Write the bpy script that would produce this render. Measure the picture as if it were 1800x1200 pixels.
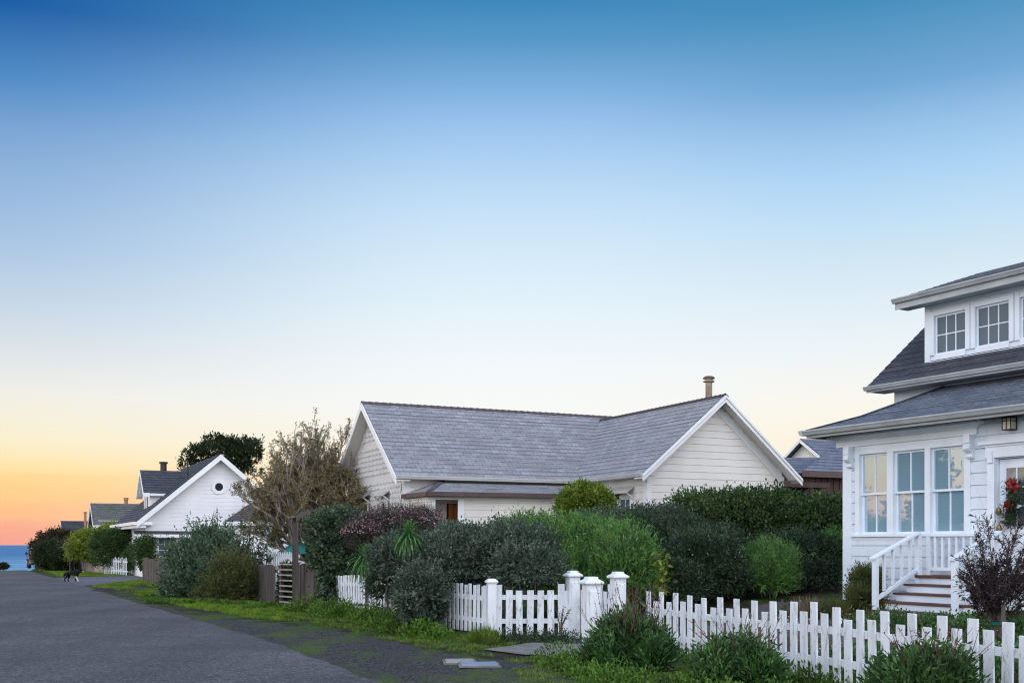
import bpy, bmesh, math, random
import numpy as np
from mathutils import Vector, Matrix

# ------------------------------------------------------------------ scene, camera, sky, light
scene = bpy.context.scene
for o in list(bpy.data.objects):
    bpy.data.objects.remove(o)
random.seed(7)
rng = np.random.default_rng(11)
C = bpy.context.scene.collection
FPX, EYE, HY = 1900.0, 1.65, 957.0          # focal length in photo pixels, eye height, horizon row

cam_data = bpy.data.cameras.new("camera")
cam_data.sensor_width = 36.0
cam_data.lens = 36.0 * FPX / 1800.0
cam_data.shift_y = (HY - 600.0) / 1800.0
cam_data.clip_start = 0.1
cam_data.clip_end = 60000.0
cam = bpy.data.objects.new("camera", cam_data)
C.objects.link(cam)
cam.location = (0, 0, EYE)
cam.rotation_euler = (math.radians(90), 0, 0)
scene.camera = cam
scene.view_settings.view_transform = 'Standard'
scene.view_settings.look = 'None'
scene.view_settings.exposure = 0.0
scene.view_settings.gamma = 1.0
scene.cycles.use_denoising = True
scene.cycles.denoiser = 'OPENIMAGEDENOISE'
scene.cycles.denoising_input_passes = 'RGB_ALBEDO_NORMAL'
scene.cycles.denoising_prefilter = 'ACCURATE'
scene.cycles.filter_width = 1.15
scene.cycles.max_bounces = 8
scene.cycles.transparent_max_bounces = 4

def lin(c):
    return tuple(((v / 255.0) / 12.92 if v / 255.0 <= 0.04045 else ((v / 255.0 + 0.055) / 1.055) ** 2.4) for v in c)

world = bpy.data.worlds.new("World")
scene.world = world
world.use_nodes = True
wn, wl = world.node_tree.nodes, world.node_tree.links
wn.clear()
def wmath(op, a, b=None, c=None):
    n = wn.new('ShaderNodeMath'); n.operation = op
    for i, v in enumerate((a, b, c)):
        if v is None: continue
        if isinstance(v, (int, float)): n.inputs[i].default_value = v
        else: wl.new(v, n.inputs[i])
    return n.outputs[0]
def wramp(stops, fac):
    n = wn.new('ShaderNodeValToRGB')
    el = n.color_ramp.elements
    while len(el) > 1: el.remove(el[-1])
    el[0].position = stops[0][0]; el[0].color = (*stops[0][1], 1)
    for p, c in stops[1:]:
        e = el.new(p); e.color = (*c, 1)
    wl.new(fac, n.inputs[0])
    return n.outputs[0]
def wrange(v, a, b):
    n = wn.new('ShaderNodeMapRange'); n.interpolation_type = 'SMOOTHSTEP'
    n.inputs['From Min'].default_value = a; n.inputs['From Max'].default_value = b
    wl.new(v, n.inputs['Value'])
    return n.outputs[0]
def wmix(f, a, b):
    n = wn.new('ShaderNodeMix'); n.data_type = 'RGBA'
    wl.new(f, n.inputs[0]); wl.new(a, n.inputs[6]); wl.new(b, n.inputs[7])
    return n.outputs[2]
tc = wn.new('ShaderNodeTexCoord')
sep = wn.new('ShaderNodeSeparateXYZ'); wl.new(tc.outputs['Generated'], sep.inputs[0])
sx, sy, sz = sep.outputs
az = wmath('ARCTAN2', sx, sy)
# thin flat cloud streaks low over the sea bend the dusk gradient a little
mp = wn.new('ShaderNodeMapping'); mp.inputs['Scale'].default_value = (2.2, 2.2, 60)
wl.new(tc.outputs['Generated'], mp.inputs[0])
cn = wn.new('ShaderNodeTexNoise'); cn.inputs['Scale'].default_value = 1.6; cn.inputs['Detail'].default_value = 4
wl.new(mp.outputs[0], cn.inputs['Vector'])
wob = wmath('MULTIPLY', wmath('SUBTRACT', cn.outputs[0], 0.5), 0.022)
lowk = wrange(sz, 0.10, 0.03)
el_ = wmath('ADD', sz, wmath('MULTIPLY', wob, lowk))
L = lambda *c: lin(c)
west = [(0.0, L(242, 158, 150)), (0.012, L(250, 171, 144)), (0.0228, L(255, 188, 140)), (0.042, L(255, 206, 138)), (0.0575, L(255, 214, 145)),
        (0.062, L(254, 225, 160)), (0.076, L(252, 235, 188)), (0.0904, L(249, 239, 208)), (0.1285, L(239, 238, 231)), (0.1614, L(219, 226, 231)),
        (0.203, L(193, 212, 230)), (0.2477, L(166, 195, 226)), (0.29, L(145, 180, 220)), (0.3286, L(120, 162, 210)), (0.365, L(74, 136, 196)),
        (0.415, L(10, 88, 162)), (0.6, L(20, 96, 165)), (1.0, L(60, 120, 180))]
mid_ = [(0.0, L(255, 224, 190)), (0.05, L(255, 232, 204)), (0.079, L(254, 240, 222)), (0.1, L(251, 246, 236)), (0.1237, L(248, 249, 246)), (0.16, L(243, 248, 250)),
        (0.197, L(233, 244, 250)), (0.232, L(221, 239, 249)), (0.266, L(210, 232, 249)), (0.30, L(195, 223, 247)), (0.331, L(176, 211, 243)),
        (0.363, L(153, 194, 236)), (0.393, L(122, 173, 220)), (0.422, L(88, 152, 201)), (0.449, L(62, 136, 187)), (0.6, L(56, 128, 184)), (1.0, L(80, 145, 200))]
east = [(0.0, L(255, 222, 182)), (0.05, L(254, 237, 208)), (0.079, L(253, 242, 218)), (0.1277, L(249, 247, 238)), (0.17, L(237, 244, 247)), (0.21, L(223, 237, 247)),
        (0.24, L(210, 231, 243)), (0.276, L(192, 223, 246)), (0.309, L(173, 212, 244)), (0.343, L(150, 193, 233)), (0.375, L(114, 168, 213)),
        (0.433, L(67, 141, 188)), (0.6, L(60, 132, 186)), (1.0, L(90, 150, 205))]
rear = [(0.0, (1.70, 1.63, 1.70)), (0.15, (2.3, 2.26, 2.36)), (0.4, (2.45, 2.52, 2.78)), (1.0, (1.25, 1.48, 1.85))]
front = wmix(wrange(az, 0.03, 0.33), wmix(wrange(az, -0.50, -0.02), wramp(west, el_), wramp(mid_, el_)), wramp(east, el_))
sky_col = wmix(wrange(sy, 0.30, -0.40), front, wramp(rear, sz))
SUN_AZ, SUN_EL = math.radians(-62), math.radians(2.5)
nish = wn.new('ShaderNodeTexSky'); nish.sky_type = 'NISHITA'; nish.sun_disc = False
nish.sun_elevation = SUN_EL; nish.sun_rotation = SUN_AZ
bg1 = wn.new('ShaderNodeBackground'); wl.new(sky_col, bg1.inputs[0]); bg1.inputs[1].default_value = 1.0
bg2 = wn.new('ShaderNodeBackground'); wl.new(nish.outputs[0], bg2.inputs[0]); bg2.inputs[1].default_value = 0.003
add = wn.new('ShaderNodeAddShader'); wl.new(bg1.outputs[0], add.inputs[0]); wl.new(bg2.outputs[0], add.inputs[1])
wo = wn.new('ShaderNodeOutputWorld'); wl.new(add.outputs[0], wo.inputs[0])

sun_d = bpy.data.lights.new("sun", 'SUN')
sun_d.energy = 0.5; sun_d.angle = math.radians(16); sun_d.color = (1.0, 0.78, 0.58)
sun = bpy.data.objects.new("sun", sun_d); C.objects.link(sun)
sdir = Vector((math.sin(SUN_AZ) * math.cos(math.radians(9)), math.cos(SUN_AZ) * math.cos(math.radians(9)), math.sin(math.radians(9))))
sun.rotation_euler = sdir.to_track_quat('Z', 'Y').to_euler()

# ------------------------------------------------------------------ helpers
def W(px, py, Y):
    """a point of the place: photo column and row at a depth in metres"""
    return ((px - 900.0) / FPX * Y, Y, EYE + (HY - py) / FPX * Y)

def link(o, parent=None):
    C.objects.link(o)
    if parent is not None: o.parent = parent
    return o

def tag(o, label=None, cat=None, group=None, kind=None):
    if label: o['label'] = label
    if cat: o['category'] = cat
    if group: o['group'] = group
    if kind: o['kind'] = kind
    return o

def thing(name, label, cat, loc=(0, 0, 0), rz=0.0, group=None):
    o = bpy.data.objects.new(name, None)
    o.empty_display_size = 0.2
    link(o)
    o.location = loc; o.rotation_euler = (0, 0, rz)
    return tag(o, label, cat, group)

class MB:
    def __init__(s):
        s.v, s.f, s.uv, s.m = [], [], [], []
    def quad(s, *pts, uv=None, m=0):
        i = len(s.v)
        s.v.extend(tuple(p) for p in pts)
        s.f.append(tuple(range(i, i + len(pts))))
        s.uv.append(uv); s.m.append(m)
    def box(s, x0, x1, y0, y1, z0, z1, m=0):
        i = len(s.v)
        s.v.extend([(x0, y0, z0), (x1, y0, z0), (x1, y1, z0), (x0, y1, z0), (x0, y0, z1), (x1, y0, z1), (x1, y1, z1), (x0, y1, z1)])
        for f in ((0, 3, 2, 1), (4, 5, 6, 7), (0, 1, 5, 4), (1, 2, 6, 5), (2, 3, 7, 6), (3, 0, 4, 7)):
            s.f.append(tuple(i + k for k in f)); s.uv.append(None); s.m.append(m)
    def hexa(s, p, m=0):
        """8 points: bottom ring, top ring"""
        i = len(s.v); s.v.extend(tuple(q) for q in p)
        for f in ((0, 3, 2, 1), (4, 5, 6, 7), (0, 1, 5, 4), (1, 2, 6, 5), (2, 3, 7, 6), (3, 0, 4, 7)):
            s.f.append(tuple(i + k for k in f)); s.uv.append(None); s.m.append(m)
    def beam(s, a, b, wv, hv, m=0):
        """a bar from a to b; wv and hv its full width and height vectors, hung from the line"""
        a, b, wv, hv = Vector(a), Vector(b), Vector(wv), Vector(hv)
        s.hexa([a, b, b + wv, a + wv, a + hv, b + hv, b + wv + hv, a + wv + hv], m)
    def tube(s, pts, rad, n=6, cap=True, m=0):
        pts = [Vector(p) for p in pts]
        if not hasattr(rad, '__len__'): rad = [rad] * len(pts)
        base = len(s.v)
        ref = Vector((0.3, 0.2, 0.93))
        for k, p in enumerate(pts):
            d = (pts[min(k + 1, len(pts) - 1)] - pts[max(k - 1, 0)]).normalized()
            r = ref if abs(d.dot(ref)) < 0.95 else Vector((1, 0, 0))
            a = d.cross(r).normalized(); b = d.cross(a)
            for j in range(n):
                t = 2 * math.pi * j / n
                s.v.append(tuple(p + (a * math.cos(t) + b * math.sin(t)) * rad[k]))
        for k in range(len(pts) - 1):
            for j in range(n):
                q = base + k * n
                s.f.append((q + j, q + (j + 1) % n, q + n + (j + 1) % n, q + n + j)); s.uv.append(None); s.m.append(m)
        if cap:
            s.f.append(tuple(base + j for j in range(n))[::-1]); s.uv.append(None); s.m.append(m)
            q = base + (len(pts) - 1) * n
            s.f.append(tuple(q + j for j in range(n))); s.uv.append(None); s.m.append(m)
    def lathe(s, prof, c=(0, 0, 0), n=12, m=0, sq=False):
        """profile of (radius, z) turned round the vertical through c"""
        base = len(s.v)
        for r, z in prof:
            for j in range(n):
                t = 2 * math.pi * (j + (0.5 if sq else 0)) / n
                k = math.sqrt(2) if sq else 1
                s.v.append((c[0] + r * k * math.cos(t), c[1] + r * k * math.sin(t), c[2] + z))
        for k in range(len(prof) - 1):
            for j in range(n):
                q = base + k * n
                s.f.append((q + j, q + (j + 1) % n, q + n + (j + 1) % n, q + n + j)); s.uv.append(None); s.m.append(m)
        s.f.append(tuple(base + j for j in range(n))[::-1]); s.uv.append(None); s.m.append(m)
        q = base + (len(prof) - 1) * n
        s.f.append(tuple(q + j for j in range(n))); s.uv.append(None); s.m.append(m)
    def build_each(s, name, mats, parent=None, bevel=0, per=6):
        """every board of the builder becomes a part of its own"""
        out = []
        for k in range(0, len(s.f), per):
            b = MB(); idx = {}
            for f in s.f[k:k + per]:
                for i in f:
                    if i not in idx: idx[i] = len(b.v); b.v.append(s.v[i])
                b.f.append(tuple(idx[i] for i in f)); b.uv.append(None); b.m.append(0)
            out.append(b.build(name, mats, parent, bevel))
        return out
    def build(s, name, mats, parent=None, bevel=0, smooth=False):
        me = bpy.data.meshes.new(name)
        me.from_pydata(s.v, [], s.f)
        if not isinstance(mats, (list, tuple)): mats = [mats]
        for mm in mats: me.materials.append(mm)
        if any(u is not None for u in s.uv):
            ul = me.uv_layers.new(name="uv")
            for p, u in zip(me.polygons, s.uv):
                if u is None: continue
                for k, li in enumerate(p.loop_indices): ul.data[li].uv = u[k]
        if len(mats) > 1:
            for p, mi in zip(me.polygons, s.m): p.material_index = mi
        if smooth:
            for p in me.polygons: p.use_smooth = True
        me.update()
        o = bpy.data.objects.new(name, me)
        link(o, parent)
        if bevel:
            b = o.modifiers.new("edge", 'BEVEL'); b.width = bevel; b.segments = 2; b.limit_method = 'ANGLE'
        return o

def np_mesh(name, v, f4, mats, parent=None, mi=None, smooth=False):
    """fast mesh from arrays: v (N,3); f4 (M,4) or (M,3)"""
    me = bpy.data.meshes.new(name)
    v = np.asarray(v, dtype=np.float32); f4 = np.asarray(f4, dtype=np.int32)
    k = f4.shape[1]
    me.vertices.add(len(v)); me.vertices.foreach_set('co', v.ravel())
    me.loops.add(f4.size); me.loops.foreach_set('vertex_index', f4.ravel())
    me.polygons.add(len(f4)); me.polygons.foreach_set('loop_start', np.arange(0, f4.size, k, dtype=np.int32))
    if smooth: me.polygons.foreach_set('use_smooth', np.ones(len(f4), dtype=bool))
    for mm in (mats if isinstance(mats, (list, tuple)) else [mats]): me.materials.append(mm)
    if mi is not None: me.polygons.foreach_set('material_index', np.asarray(mi, dtype=np.int32))
    me.update(calc_edges=True)
    o = bpy.data.objects.new(name, me)
    return link(o, parent)

# ------------------------------------------------------------------ materials
def nodes_of(name):
    m = bpy.data.materials.new(name); m.use_nodes = True
    nt = m.node_tree; return m, nt.nodes, nt.links, nt.nodes['Principled BSDF']

def tex_noise(n, l, coord, scale, detail=4, rough=0.55):
    t = n.new('ShaderNodeTexNoise'); t.inputs['Scale'].default_value = scale
    t.inputs['Detail'].default_value = detail; t.inputs['Roughness'].default_value = rough
    l.new(coord, t.inputs['Vector']); return t.outputs[0]

def ramp_between(n, l, fac, a, b, lo=0.35, hi=0.65):
    r = n.new('ShaderNodeValToRGB')
    r.color_ramp.elements[0].position = lo; r.color_ramp.elements[1].position = hi
    r.color_ramp.elements[0].color = (*a, 1); r.color_ramp.elements[1].color = (*b, 1)
    l.new(fac, r.inputs[0]); return r.outputs[0]

def mixc(n, l, f, a, b):
    x = n.new('ShaderNodeMix'); x.data_type = 'RGBA'
    if isinstance(f, float): x.inputs[0].default_value = f
    else: l.new(f, x.inputs[0])
    for s, i in ((a, 6), (b, 7)):
        if isinstance(s, tuple): x.inputs[i].default_value = (*s, 1)
        else: l.new(s, x.inputs[i])
    return x.outputs[2]

def pmat(name, c1, c2=None, scale=6, rough=0.6, bump=0.0, bscale=40, stretch=(1, 1, 1), metal=0.0, spec=0.5, lo=0.35, hi=0.65, fleck=None, foot=None):
    m, n, l, b = nodes_of(name)
    c2 = c2 or tuple(v * 0.85 for v in c1)
    t = n.new('ShaderNodeTexCoord'); mp_ = n.new('ShaderNodeMapping'); mp_.inputs['Scale'].default_value = stretch
    l.new(t.outputs['Object'], mp_.inputs[0])
    col = ramp_between(n, l, tex_noise(n, l, mp_.outputs[0], scale), c1, c2, lo, hi)
    if fleck:
        fc, fs, flo, fhi = fleck
        k = tex_noise(n, l, mp_.outputs[0], fs, 6, 0.7)
        r = ramp_between(n, l, k, (0, 0, 0), (1, 1, 1), flo, fhi)
        col = mixc(n, l, r, col, fc)
    if foot:                                 # splash dirt and algae near the ground, ragged upper edge
        fcol, fz = foot
        sp_ = n.new('ShaderNodeSeparateXYZ'); l.new(t.outputs['Object'], sp_.inputs[0])
        ad = n.new('ShaderNodeMath'); ad.operation = 'MULTIPLY_ADD'; ad.inputs[1].default_value = 0.9; l.new(tex_noise(n, l, t.outputs['Object'], 11, 5, 0.7), ad.inputs[0]); l.new(sp_.outputs[2], ad.inputs[2])
        fr_ = n.new('ShaderNodeMapRange'); fr_.inputs['From Min'].default_value = fz + 0.55; fr_.inputs['From Max'].default_value = fz + 0.28; fr_.inputs['To Max'].default_value = 0.75
        l.new(ad.outputs[0], fr_.inputs['Value']); col = mixc(n, l, fr_.outputs[0], col, fcol)
    l.new(col, b.inputs['Base Color'])
    b.inputs['Roughness'].default_value = rough; b.inputs['Metallic'].default_value = metal
    b.inputs['Specular IOR Level'].default_value = spec
    if bump:
        bp = n.new('ShaderNodeBump'); bp.inputs['Strength'].default_value = bump; bp.inputs['Distance'].default_value = 0.02
        l.new(tex_noise(n, l, mp_.outputs[0], bscale, 6), bp.inputs['Height']); l.new(bp.outputs[0], b.inputs['Normal'])
    return m

def leafmat(name, a, b_, c=None, rough=0.55, transl=0.25, spec=0.25):
    """leaf colour differs leaf by leaf and drifts over the plant"""
    m, n, l, b = nodes_of(name)
    g = n.new('ShaderNodeNewGeometry'); t = n.new('ShaderNodeTexCoord')
    col = ramp_between(n, l, g.outputs['Random Per Island'], a, b_, 0.0, 1.0)
    if c is not None:
        k = ramp_between(n, l, tex_noise(n, l, t.outputs['Object'], 1.7, 3), (0, 0, 0), (1, 1, 1), 0.45, 0.68)
        r2 = n.new('ShaderNodeMath'); r2.operation = 'MULTIPLY'
        l.new(k, r2.inputs[0]); r2.inputs[1].default_value = 0.75
        col = mixc(n, l, r2.outputs[0], col, c)
    old = ramp_between(n, l, tex_noise(n, l, t.outputs['Object'], 2.6, 5, 0.7), (0, 0, 0), (0.65, 0.65, 0.65), 0.62, 0.72)
    col = mixc(n, l, old, col, tuple((a[i] + b_[i]) * 0.35 * (1.5, 0.95, 0.8)[i] + (0.02, 0.012, 0.006)[i] for i in range(3)))
    pv = ramp_between(n, l, tex_noise(n, l, t.outputs['Object'], 4.5, 4, 0.6), (0.50, 0.52, 0.55), (1.55, 1.48, 1.30), 0.36, 0.66)
    mu = n.new('ShaderNodeMix'); mu.data_type = 'RGBA'; mu.blend_type = 'MULTIPLY'; mu.inputs[0].default_value = 1.0
    l.new(col, mu.inputs[6]); l.new(pv, mu.inputs[7]); col = mu.outputs[2]
    l.new(col, b.inputs['Base Color'])
    b.inputs['Roughness'].default_value = rough; b.inputs['Specular IOR Level'].default_value = spec
    tr = n.new('ShaderNodeBsdfTranslucent'); l.new(col, tr.inputs[0])
    mx = n.new('ShaderNodeMixShader'); mx.inputs[0].default_value = transl
    out = n['Material Output']
    l.new(b.outputs[0], mx.inputs[1]); l.new(tr.outputs[0], mx.inputs[2]); l.new(mx.outputs[0], out.inputs[0])
    return m

def roofmat(name, a, b_, c, w=0.22, h=0.2, moss=None):
    m, n, l, b = nodes_of(name)
    t = n.new('ShaderNodeTexCoord')
    br = n.new('ShaderNodeTexBrick')
    br.inputs['Scale'].default_value = 1.0; br.inputs['Brick Width'].default_value = w; br.inputs['Row Height'].default_value = h
    br.inputs['Mortar Size'].default_value = 0.007; br.inputs['Mortar Smooth'].default_value = 0.2; br.inputs['Bias'].default_value = 0.0
    br.inputs['Color1'].default_value = (*a, 1); br.inputs['Color2'].default_value = (*b_, 1); br.inputs['Mortar'].default_value = (*[v * 0.35 for v in a], 1)
    l.new(t.outputs['UV'], br.inputs['Vector'])
    k = ramp_between(n, l, tex_noise(n, l, t.outputs['UV'], 0.7, 4), (0, 0, 0), (1, 1, 1), 0.45, 0.75)
    col = mixc(n, l, k, br.outputs[0], c)
    k2 = ramp_between(n, l, tex_noise(n, l, t.outputs['UV'], 14, 5), (0.72, 0.72, 0.72), (1.15, 1.15, 1.15), 0.3, 0.7)
    mu = n.new('ShaderNodeMix'); mu.data_type = 'RGBA'; mu.blend_type = 'MULTIPLY'; mu.inputs[0].default_value = 1.0
    l.new(col, mu.inputs[6]); l.new(k2, mu.inputs[7]); col = mu.outputs[2]
    if moss:
        k3 = ramp_between(n, l, tex_noise(n, l, t.outputs['UV'], 3.0, 6, 0.7), (0, 0, 0), (1, 1, 1), 0.5, 0.62)
        col = mixc(n, l, k3, col, moss)
    l.new(col, b.inputs['Base Color'])
    b.inputs['Roughness'].default_value = 0.75; b.inputs['Specular IOR Level'].default_value = 0.3
    bp = n.new('ShaderNodeBump'); bp.inputs['Strength'].default_value = 0.6; bp.inputs['Distance'].default_value = 0.012
    l.new(br.outputs['Fac'], bp.inputs['Height']); bp.invert = True; l.new(bp.outputs[0], b.inputs['Normal'])
    return m

def glassmat(name, tint, refl=0.35, rough=0.03, wave=0.0):
    """window pane with what hangs close behind it: a dull tint under a clear reflection"""
    m, n, l, b = nodes_of(name)
    t = n.new('ShaderNodeTexCoord')
    mp_ = n.new('ShaderNodeMapping'); mp_.inputs['Scale'].default_value = (1, 1, 1); l.new(t.outputs['Object'], mp_.inputs[0])
    wv = n.new('ShaderNodeTexWave'); wv.bands_direction = 'Z'; wv.inputs['Scale'].default_value = 6.0; wv.inputs['Distortion'].default_value = 0.0
    l.new(mp_.outputs[0], wv.inputs['Vector'])
    col = ramp_between(n, l, wv.outputs[0], tint, tuple(v * 0.94 for v in tint), 0.3, 0.8)
    l.new(col, b.inputs['Base Color']); b.inputs['Roughness'].default_value = 0.6; b.inputs['Specular IOR Level'].default_value = 0.2
    gl = n.new('ShaderNodeBsdfGlossy'); gl.inputs['Roughness'].default_value = rough
    if wave:
        bp = n.new('ShaderNodeBump'); bp.inputs['Strength'].default_value = wave; bp.inputs['Distance'].default_value = 0.02
        l.new(tex_noise(n, l, t.outputs['Object'], 2.2, 2), bp.inputs['Height']); l.new(bp.outputs[0], gl.inputs['Normal'])
    mx = n.new('ShaderNodeMixShader'); mx.inputs[0].default_value = refl
    l.new(b.outputs[0], mx.inputs[1]); l.new(gl.outputs[0], mx.inputs[2]); l.new(mx.outputs[0], n['Material Output'].inputs[0])
    return m

M = {}
M['cream'] = pmat('cream_paint', (0.76, 0.735, 0.695), (0.69, 0.665, 0.63), 1.2, 0.6, 0.05, 25)
M['cream_trim'] = pmat('white_trim_paint', (0.78, 0.79, 0.80), (0.72, 0.73, 0.74), 1.5, 0.5)
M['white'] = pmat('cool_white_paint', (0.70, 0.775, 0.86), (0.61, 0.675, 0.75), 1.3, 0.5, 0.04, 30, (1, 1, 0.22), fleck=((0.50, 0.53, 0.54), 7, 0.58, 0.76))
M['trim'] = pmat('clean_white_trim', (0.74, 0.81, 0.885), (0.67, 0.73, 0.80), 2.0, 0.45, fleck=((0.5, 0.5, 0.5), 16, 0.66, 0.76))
M['soffit'] = pmat('grey_soffit', (0.5, 0.5, 0.48), (0.44, 0.44, 0.42), 2, 0.7)
M['soffit_dark'] = pmat('dark_brown_soffit', (0.055, 0.045, 0.04), (0.04, 0.033, 0.03), 3, 0.7)  # near-black brown over the whole soffit, much darker than the other trim
M['far_white'] = pmat('far_white_paint', (0.78, 0.78, 0.80), (0.72, 0.72, 0.75), 0.8, 0.6)
M['picket'] = pmat('weathered_white_paint', (0.72, 0.76, 0.81), (0.56, 0.60, 0.64), 5, 0.65, 0.2, 40, (1, 1, 0.25), fleck=((0.20, 0.205, 0.19), 26, 0.545, 0.70), foot=((0.26, 0.28, 0.20), 0.05))
M['post'] = pmat('painted_post_white', (0.72, 0.755, 0.80), (0.60, 0.63, 0.665), 4, 0.6, 0.15, 40, (1, 1, 0.2), fleck=((0.22, 0.215, 0.19), 20, 0.565, 0.72), foot=((0.26, 0.27, 0.20), 0.03))
M['greywood'] = pmat('grey_weathered_wood', (0.105, 0.086, 0.080), (0.045, 0.036, 0.034), 9, 0.85, 0.4, 30, (1, 1, 0.12))
M['greywood_top'] = pmat('pale_weathered_wood', (0.36, 0.32, 0.30), (0.22, 0.19, 0.175), 9, 0.85, 0.3, 30, (1, 0.3, 1))
M['oldfence'] = pmat('bleached_board', (0.40, 0.33, 0.29), (0.22, 0.18, 0.16), 6, 0.85, 0.3, 30, (1, 1, 0.2))
M['brownwall'] = pmat('dark_brown_stain', (0.055, 0.022, 0.018), (0.035, 0.015, 0.013), 3, 0.7, 0.2, 30, (1, 1, 0.1))
M['fascia_brown'] = pmat('brown_fascia_paint', (0.09, 0.052, 0.050), (0.06, 0.036, 0.036), 3, 0.6)
M['door_wood'] = pmat('orange_varnished_wood', (0.46, 0.17, 0.045), (0.30, 0.10, 0.028), 7, 0.4, 0.1, 40, (1, 1, 0.1))
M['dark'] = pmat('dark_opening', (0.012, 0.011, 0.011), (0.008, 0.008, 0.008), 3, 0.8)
M['tread'] = pmat('brown_stair_tread', (0.10, 0.045, 0.032), (0.06, 0.028, 0.022), 7, 0.6, 0.2, 40, (0.2, 1, 1))
M['metal'] = pmat('dull_flue_metal', (0.34, 0.27, 0.20), (0.14, 0.12, 0.10), 5, 0.38, 0.1, 20, (1, 1, 0.5), 0.85)
M['metal_dark'] = pmat('dark_metal', (0.03, 0.028, 0.026), (0.05, 0.035, 0.025), 8, 0.5, 0, metal=0.5)
M['rust'] = pmat('rusty_pipe', (0.40, 0.22, 0.10), (0.25, 0.13, 0.07), 6, 0.6)
M['lampglass'] = pmat('pale_lamp_glass', (0.62, 0.60, 0.50), (0.55, 0.53, 0.45), 8, 0.25)
M['roof_main'] = roofmat('violet_grey_slate_shingle', (0.310, 0.318, 0.350), (0.222, 0.228, 0.255), (0.215, 0.200, 0.215), 0.30, 0.2)
M['roof_wing'] = roofmat('grey_slate_shingle', (0.325, 0.332, 0.358), (0.240, 0.246, 0.268), (0.27, 0.262, 0.275), 0.30, 0.2)
M['roof_right'] = roofmat('blue_grey_asphalt_shingle', (0.175, 0.205, 0.26), (0.10, 0.12, 0.16), (0.13, 0.155, 0.20), 0.30, 0.14)
M['roof_dark'] = roofmat('dark_asphalt_shingle', (0.075, 0.078, 0.098), (0.045, 0.047, 0.060), (0.055, 0.058, 0.07), 0.30, 0.16)
M['roof_far'] = roofmat('mossy_grey_shingle', (0.15, 0.15, 0.165), (0.09, 0.09, 0.10), (0.12, 0.12, 0.13), 0.35, 0.2, moss=(0.10, 0.11, 0.05))
M['roof_brown'] = roofmat('blue_slate_roof', (0.17, 0.19, 0.25), (0.11, 0.125, 0.17), (0.13, 0.14, 0.19), 0.4, 0.2)
M['gutter'] = pmat('grey_white_gutter', (0.40, 0.43, 0.445), (0.32, 0.35, 0.365), 3, 0.45, fleck=((0.25, 0.25, 0.25), 12, 0.62, 0.74))
M['ridge'] = pmat('brown_ridge_cap', (0.10, 0.075, 0.08), (0.06, 0.045, 0.05), 6, 0.8)
M['pane'] = glassmat('window_pane_over_blind', (0.27, 0.45, 0.57), 0.42, 0.02, 0.10)
M['pane_dark'] = glassmat('dark_window_pane', (0.085, 0.120, 0.150), 0.05, 0.03)
M['pane_door'] = glassmat('frosted_door_pane', (0.10, 0.13, 0.17), 0.30, 0.12, 0.4)
M['pane_black'] = glassmat('black_window_pane', (0.008, 0.014, 0.02), 0.02, 0.05)

# ------------------------------------------------------------------ ground, road, sea
FENCE = [(5.2, 7.8), (4.55, 9.6), (1.76, 17.9), (1.07, 19.3), (-0.37, 19.0), (-4.0, 26.4), (-5.3, 28.3), (-6.2, 29.5), (-16.4, 48.0)]
def seg_dist(px, py, pts):
    d = np.full(px.shape, 1e9)
    for (x0, y0), (x1, y1) in zip(pts[:-1], pts[1:]):
        dx, dy = x1 - x0, y1 - y0
        t = np.clip(((px - x0) * dx + (py - y0) * dy) / (dx * dx + dy * dy), 0, 1)
        d = np.minimum(d, np.hypot(px - x0 - t * dx, py - y0 - t * dy))
    return d
def inside(px, py, poly):
    r = np.zeros(px.shape, bool)
    n = len(poly); j = n - 1
    for i in range(n):
        xi, yi = poly[i]; xj, yj = poly[j]
        if yi != yj:
            c = ((yi > py) != (yj > py)) & (px < (xj - xi) * (py - yi) / (yj - yi) + xi)
            r ^= c
        j = i
    return r
YARD = FENCE + [(-16.4, 48.0), (60, 80), (60, 7.8)]
def sstep(a, b, x):
    t = np.clip((x - a) / (b - a), 0, 1); return t * t * (3 - 2 * t)
def wob2(x, y, f=1.0):
    return (np.sin(x * 1.3 * f + 1.7 * np.sin(y * 0.7 * f)) + np.sin(y * 1.7 * f + 1.3 * np.sin(x * 0.9 * f + 2)) + 0.5 * np.sin((x + y) * 3.1 * f)) / 2.5
A_DIR, B_DIR = (-0.4359, 0.9000), (0.9000, 0.4359)
def ab(x, y): return A_DIR[0] * x + A_DIR[1] * y, B_DIR[0] * x + B_DIR[1] * y
def xy(a, b): return A_DIR[0] * a + B_DIR[0] * b, A_DIR[1] * a + B_DIR[1] * b
def ground_z(x, y):
    x = np.asarray(x, float); y = np.asarray(y, float)
    d = seg_dist(x, y, FENCE)
    yard = np.where(inside(x, y, YARD), 0.62 * sstep(0.6, 7.5, d), 0.0)
    a, b = ab(x, y)
    drop0 = 76 + 60 * sstep(2.2, 5.5, b)
    coast = -16.0 * sstep(0, 34, a - drop0)
    far_side = np.where(b < -5.0, 0.0, 0.0)
    verge = 0.03 * wob2(x, y, 1.5) * sstep(4.4, 6.0, b) * (1 - sstep(60, 90, a))
    return yard + coast + verge + far_side
def gz(x, y): return float(ground_z(np.array([x]), np.array([y]))[0])

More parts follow.
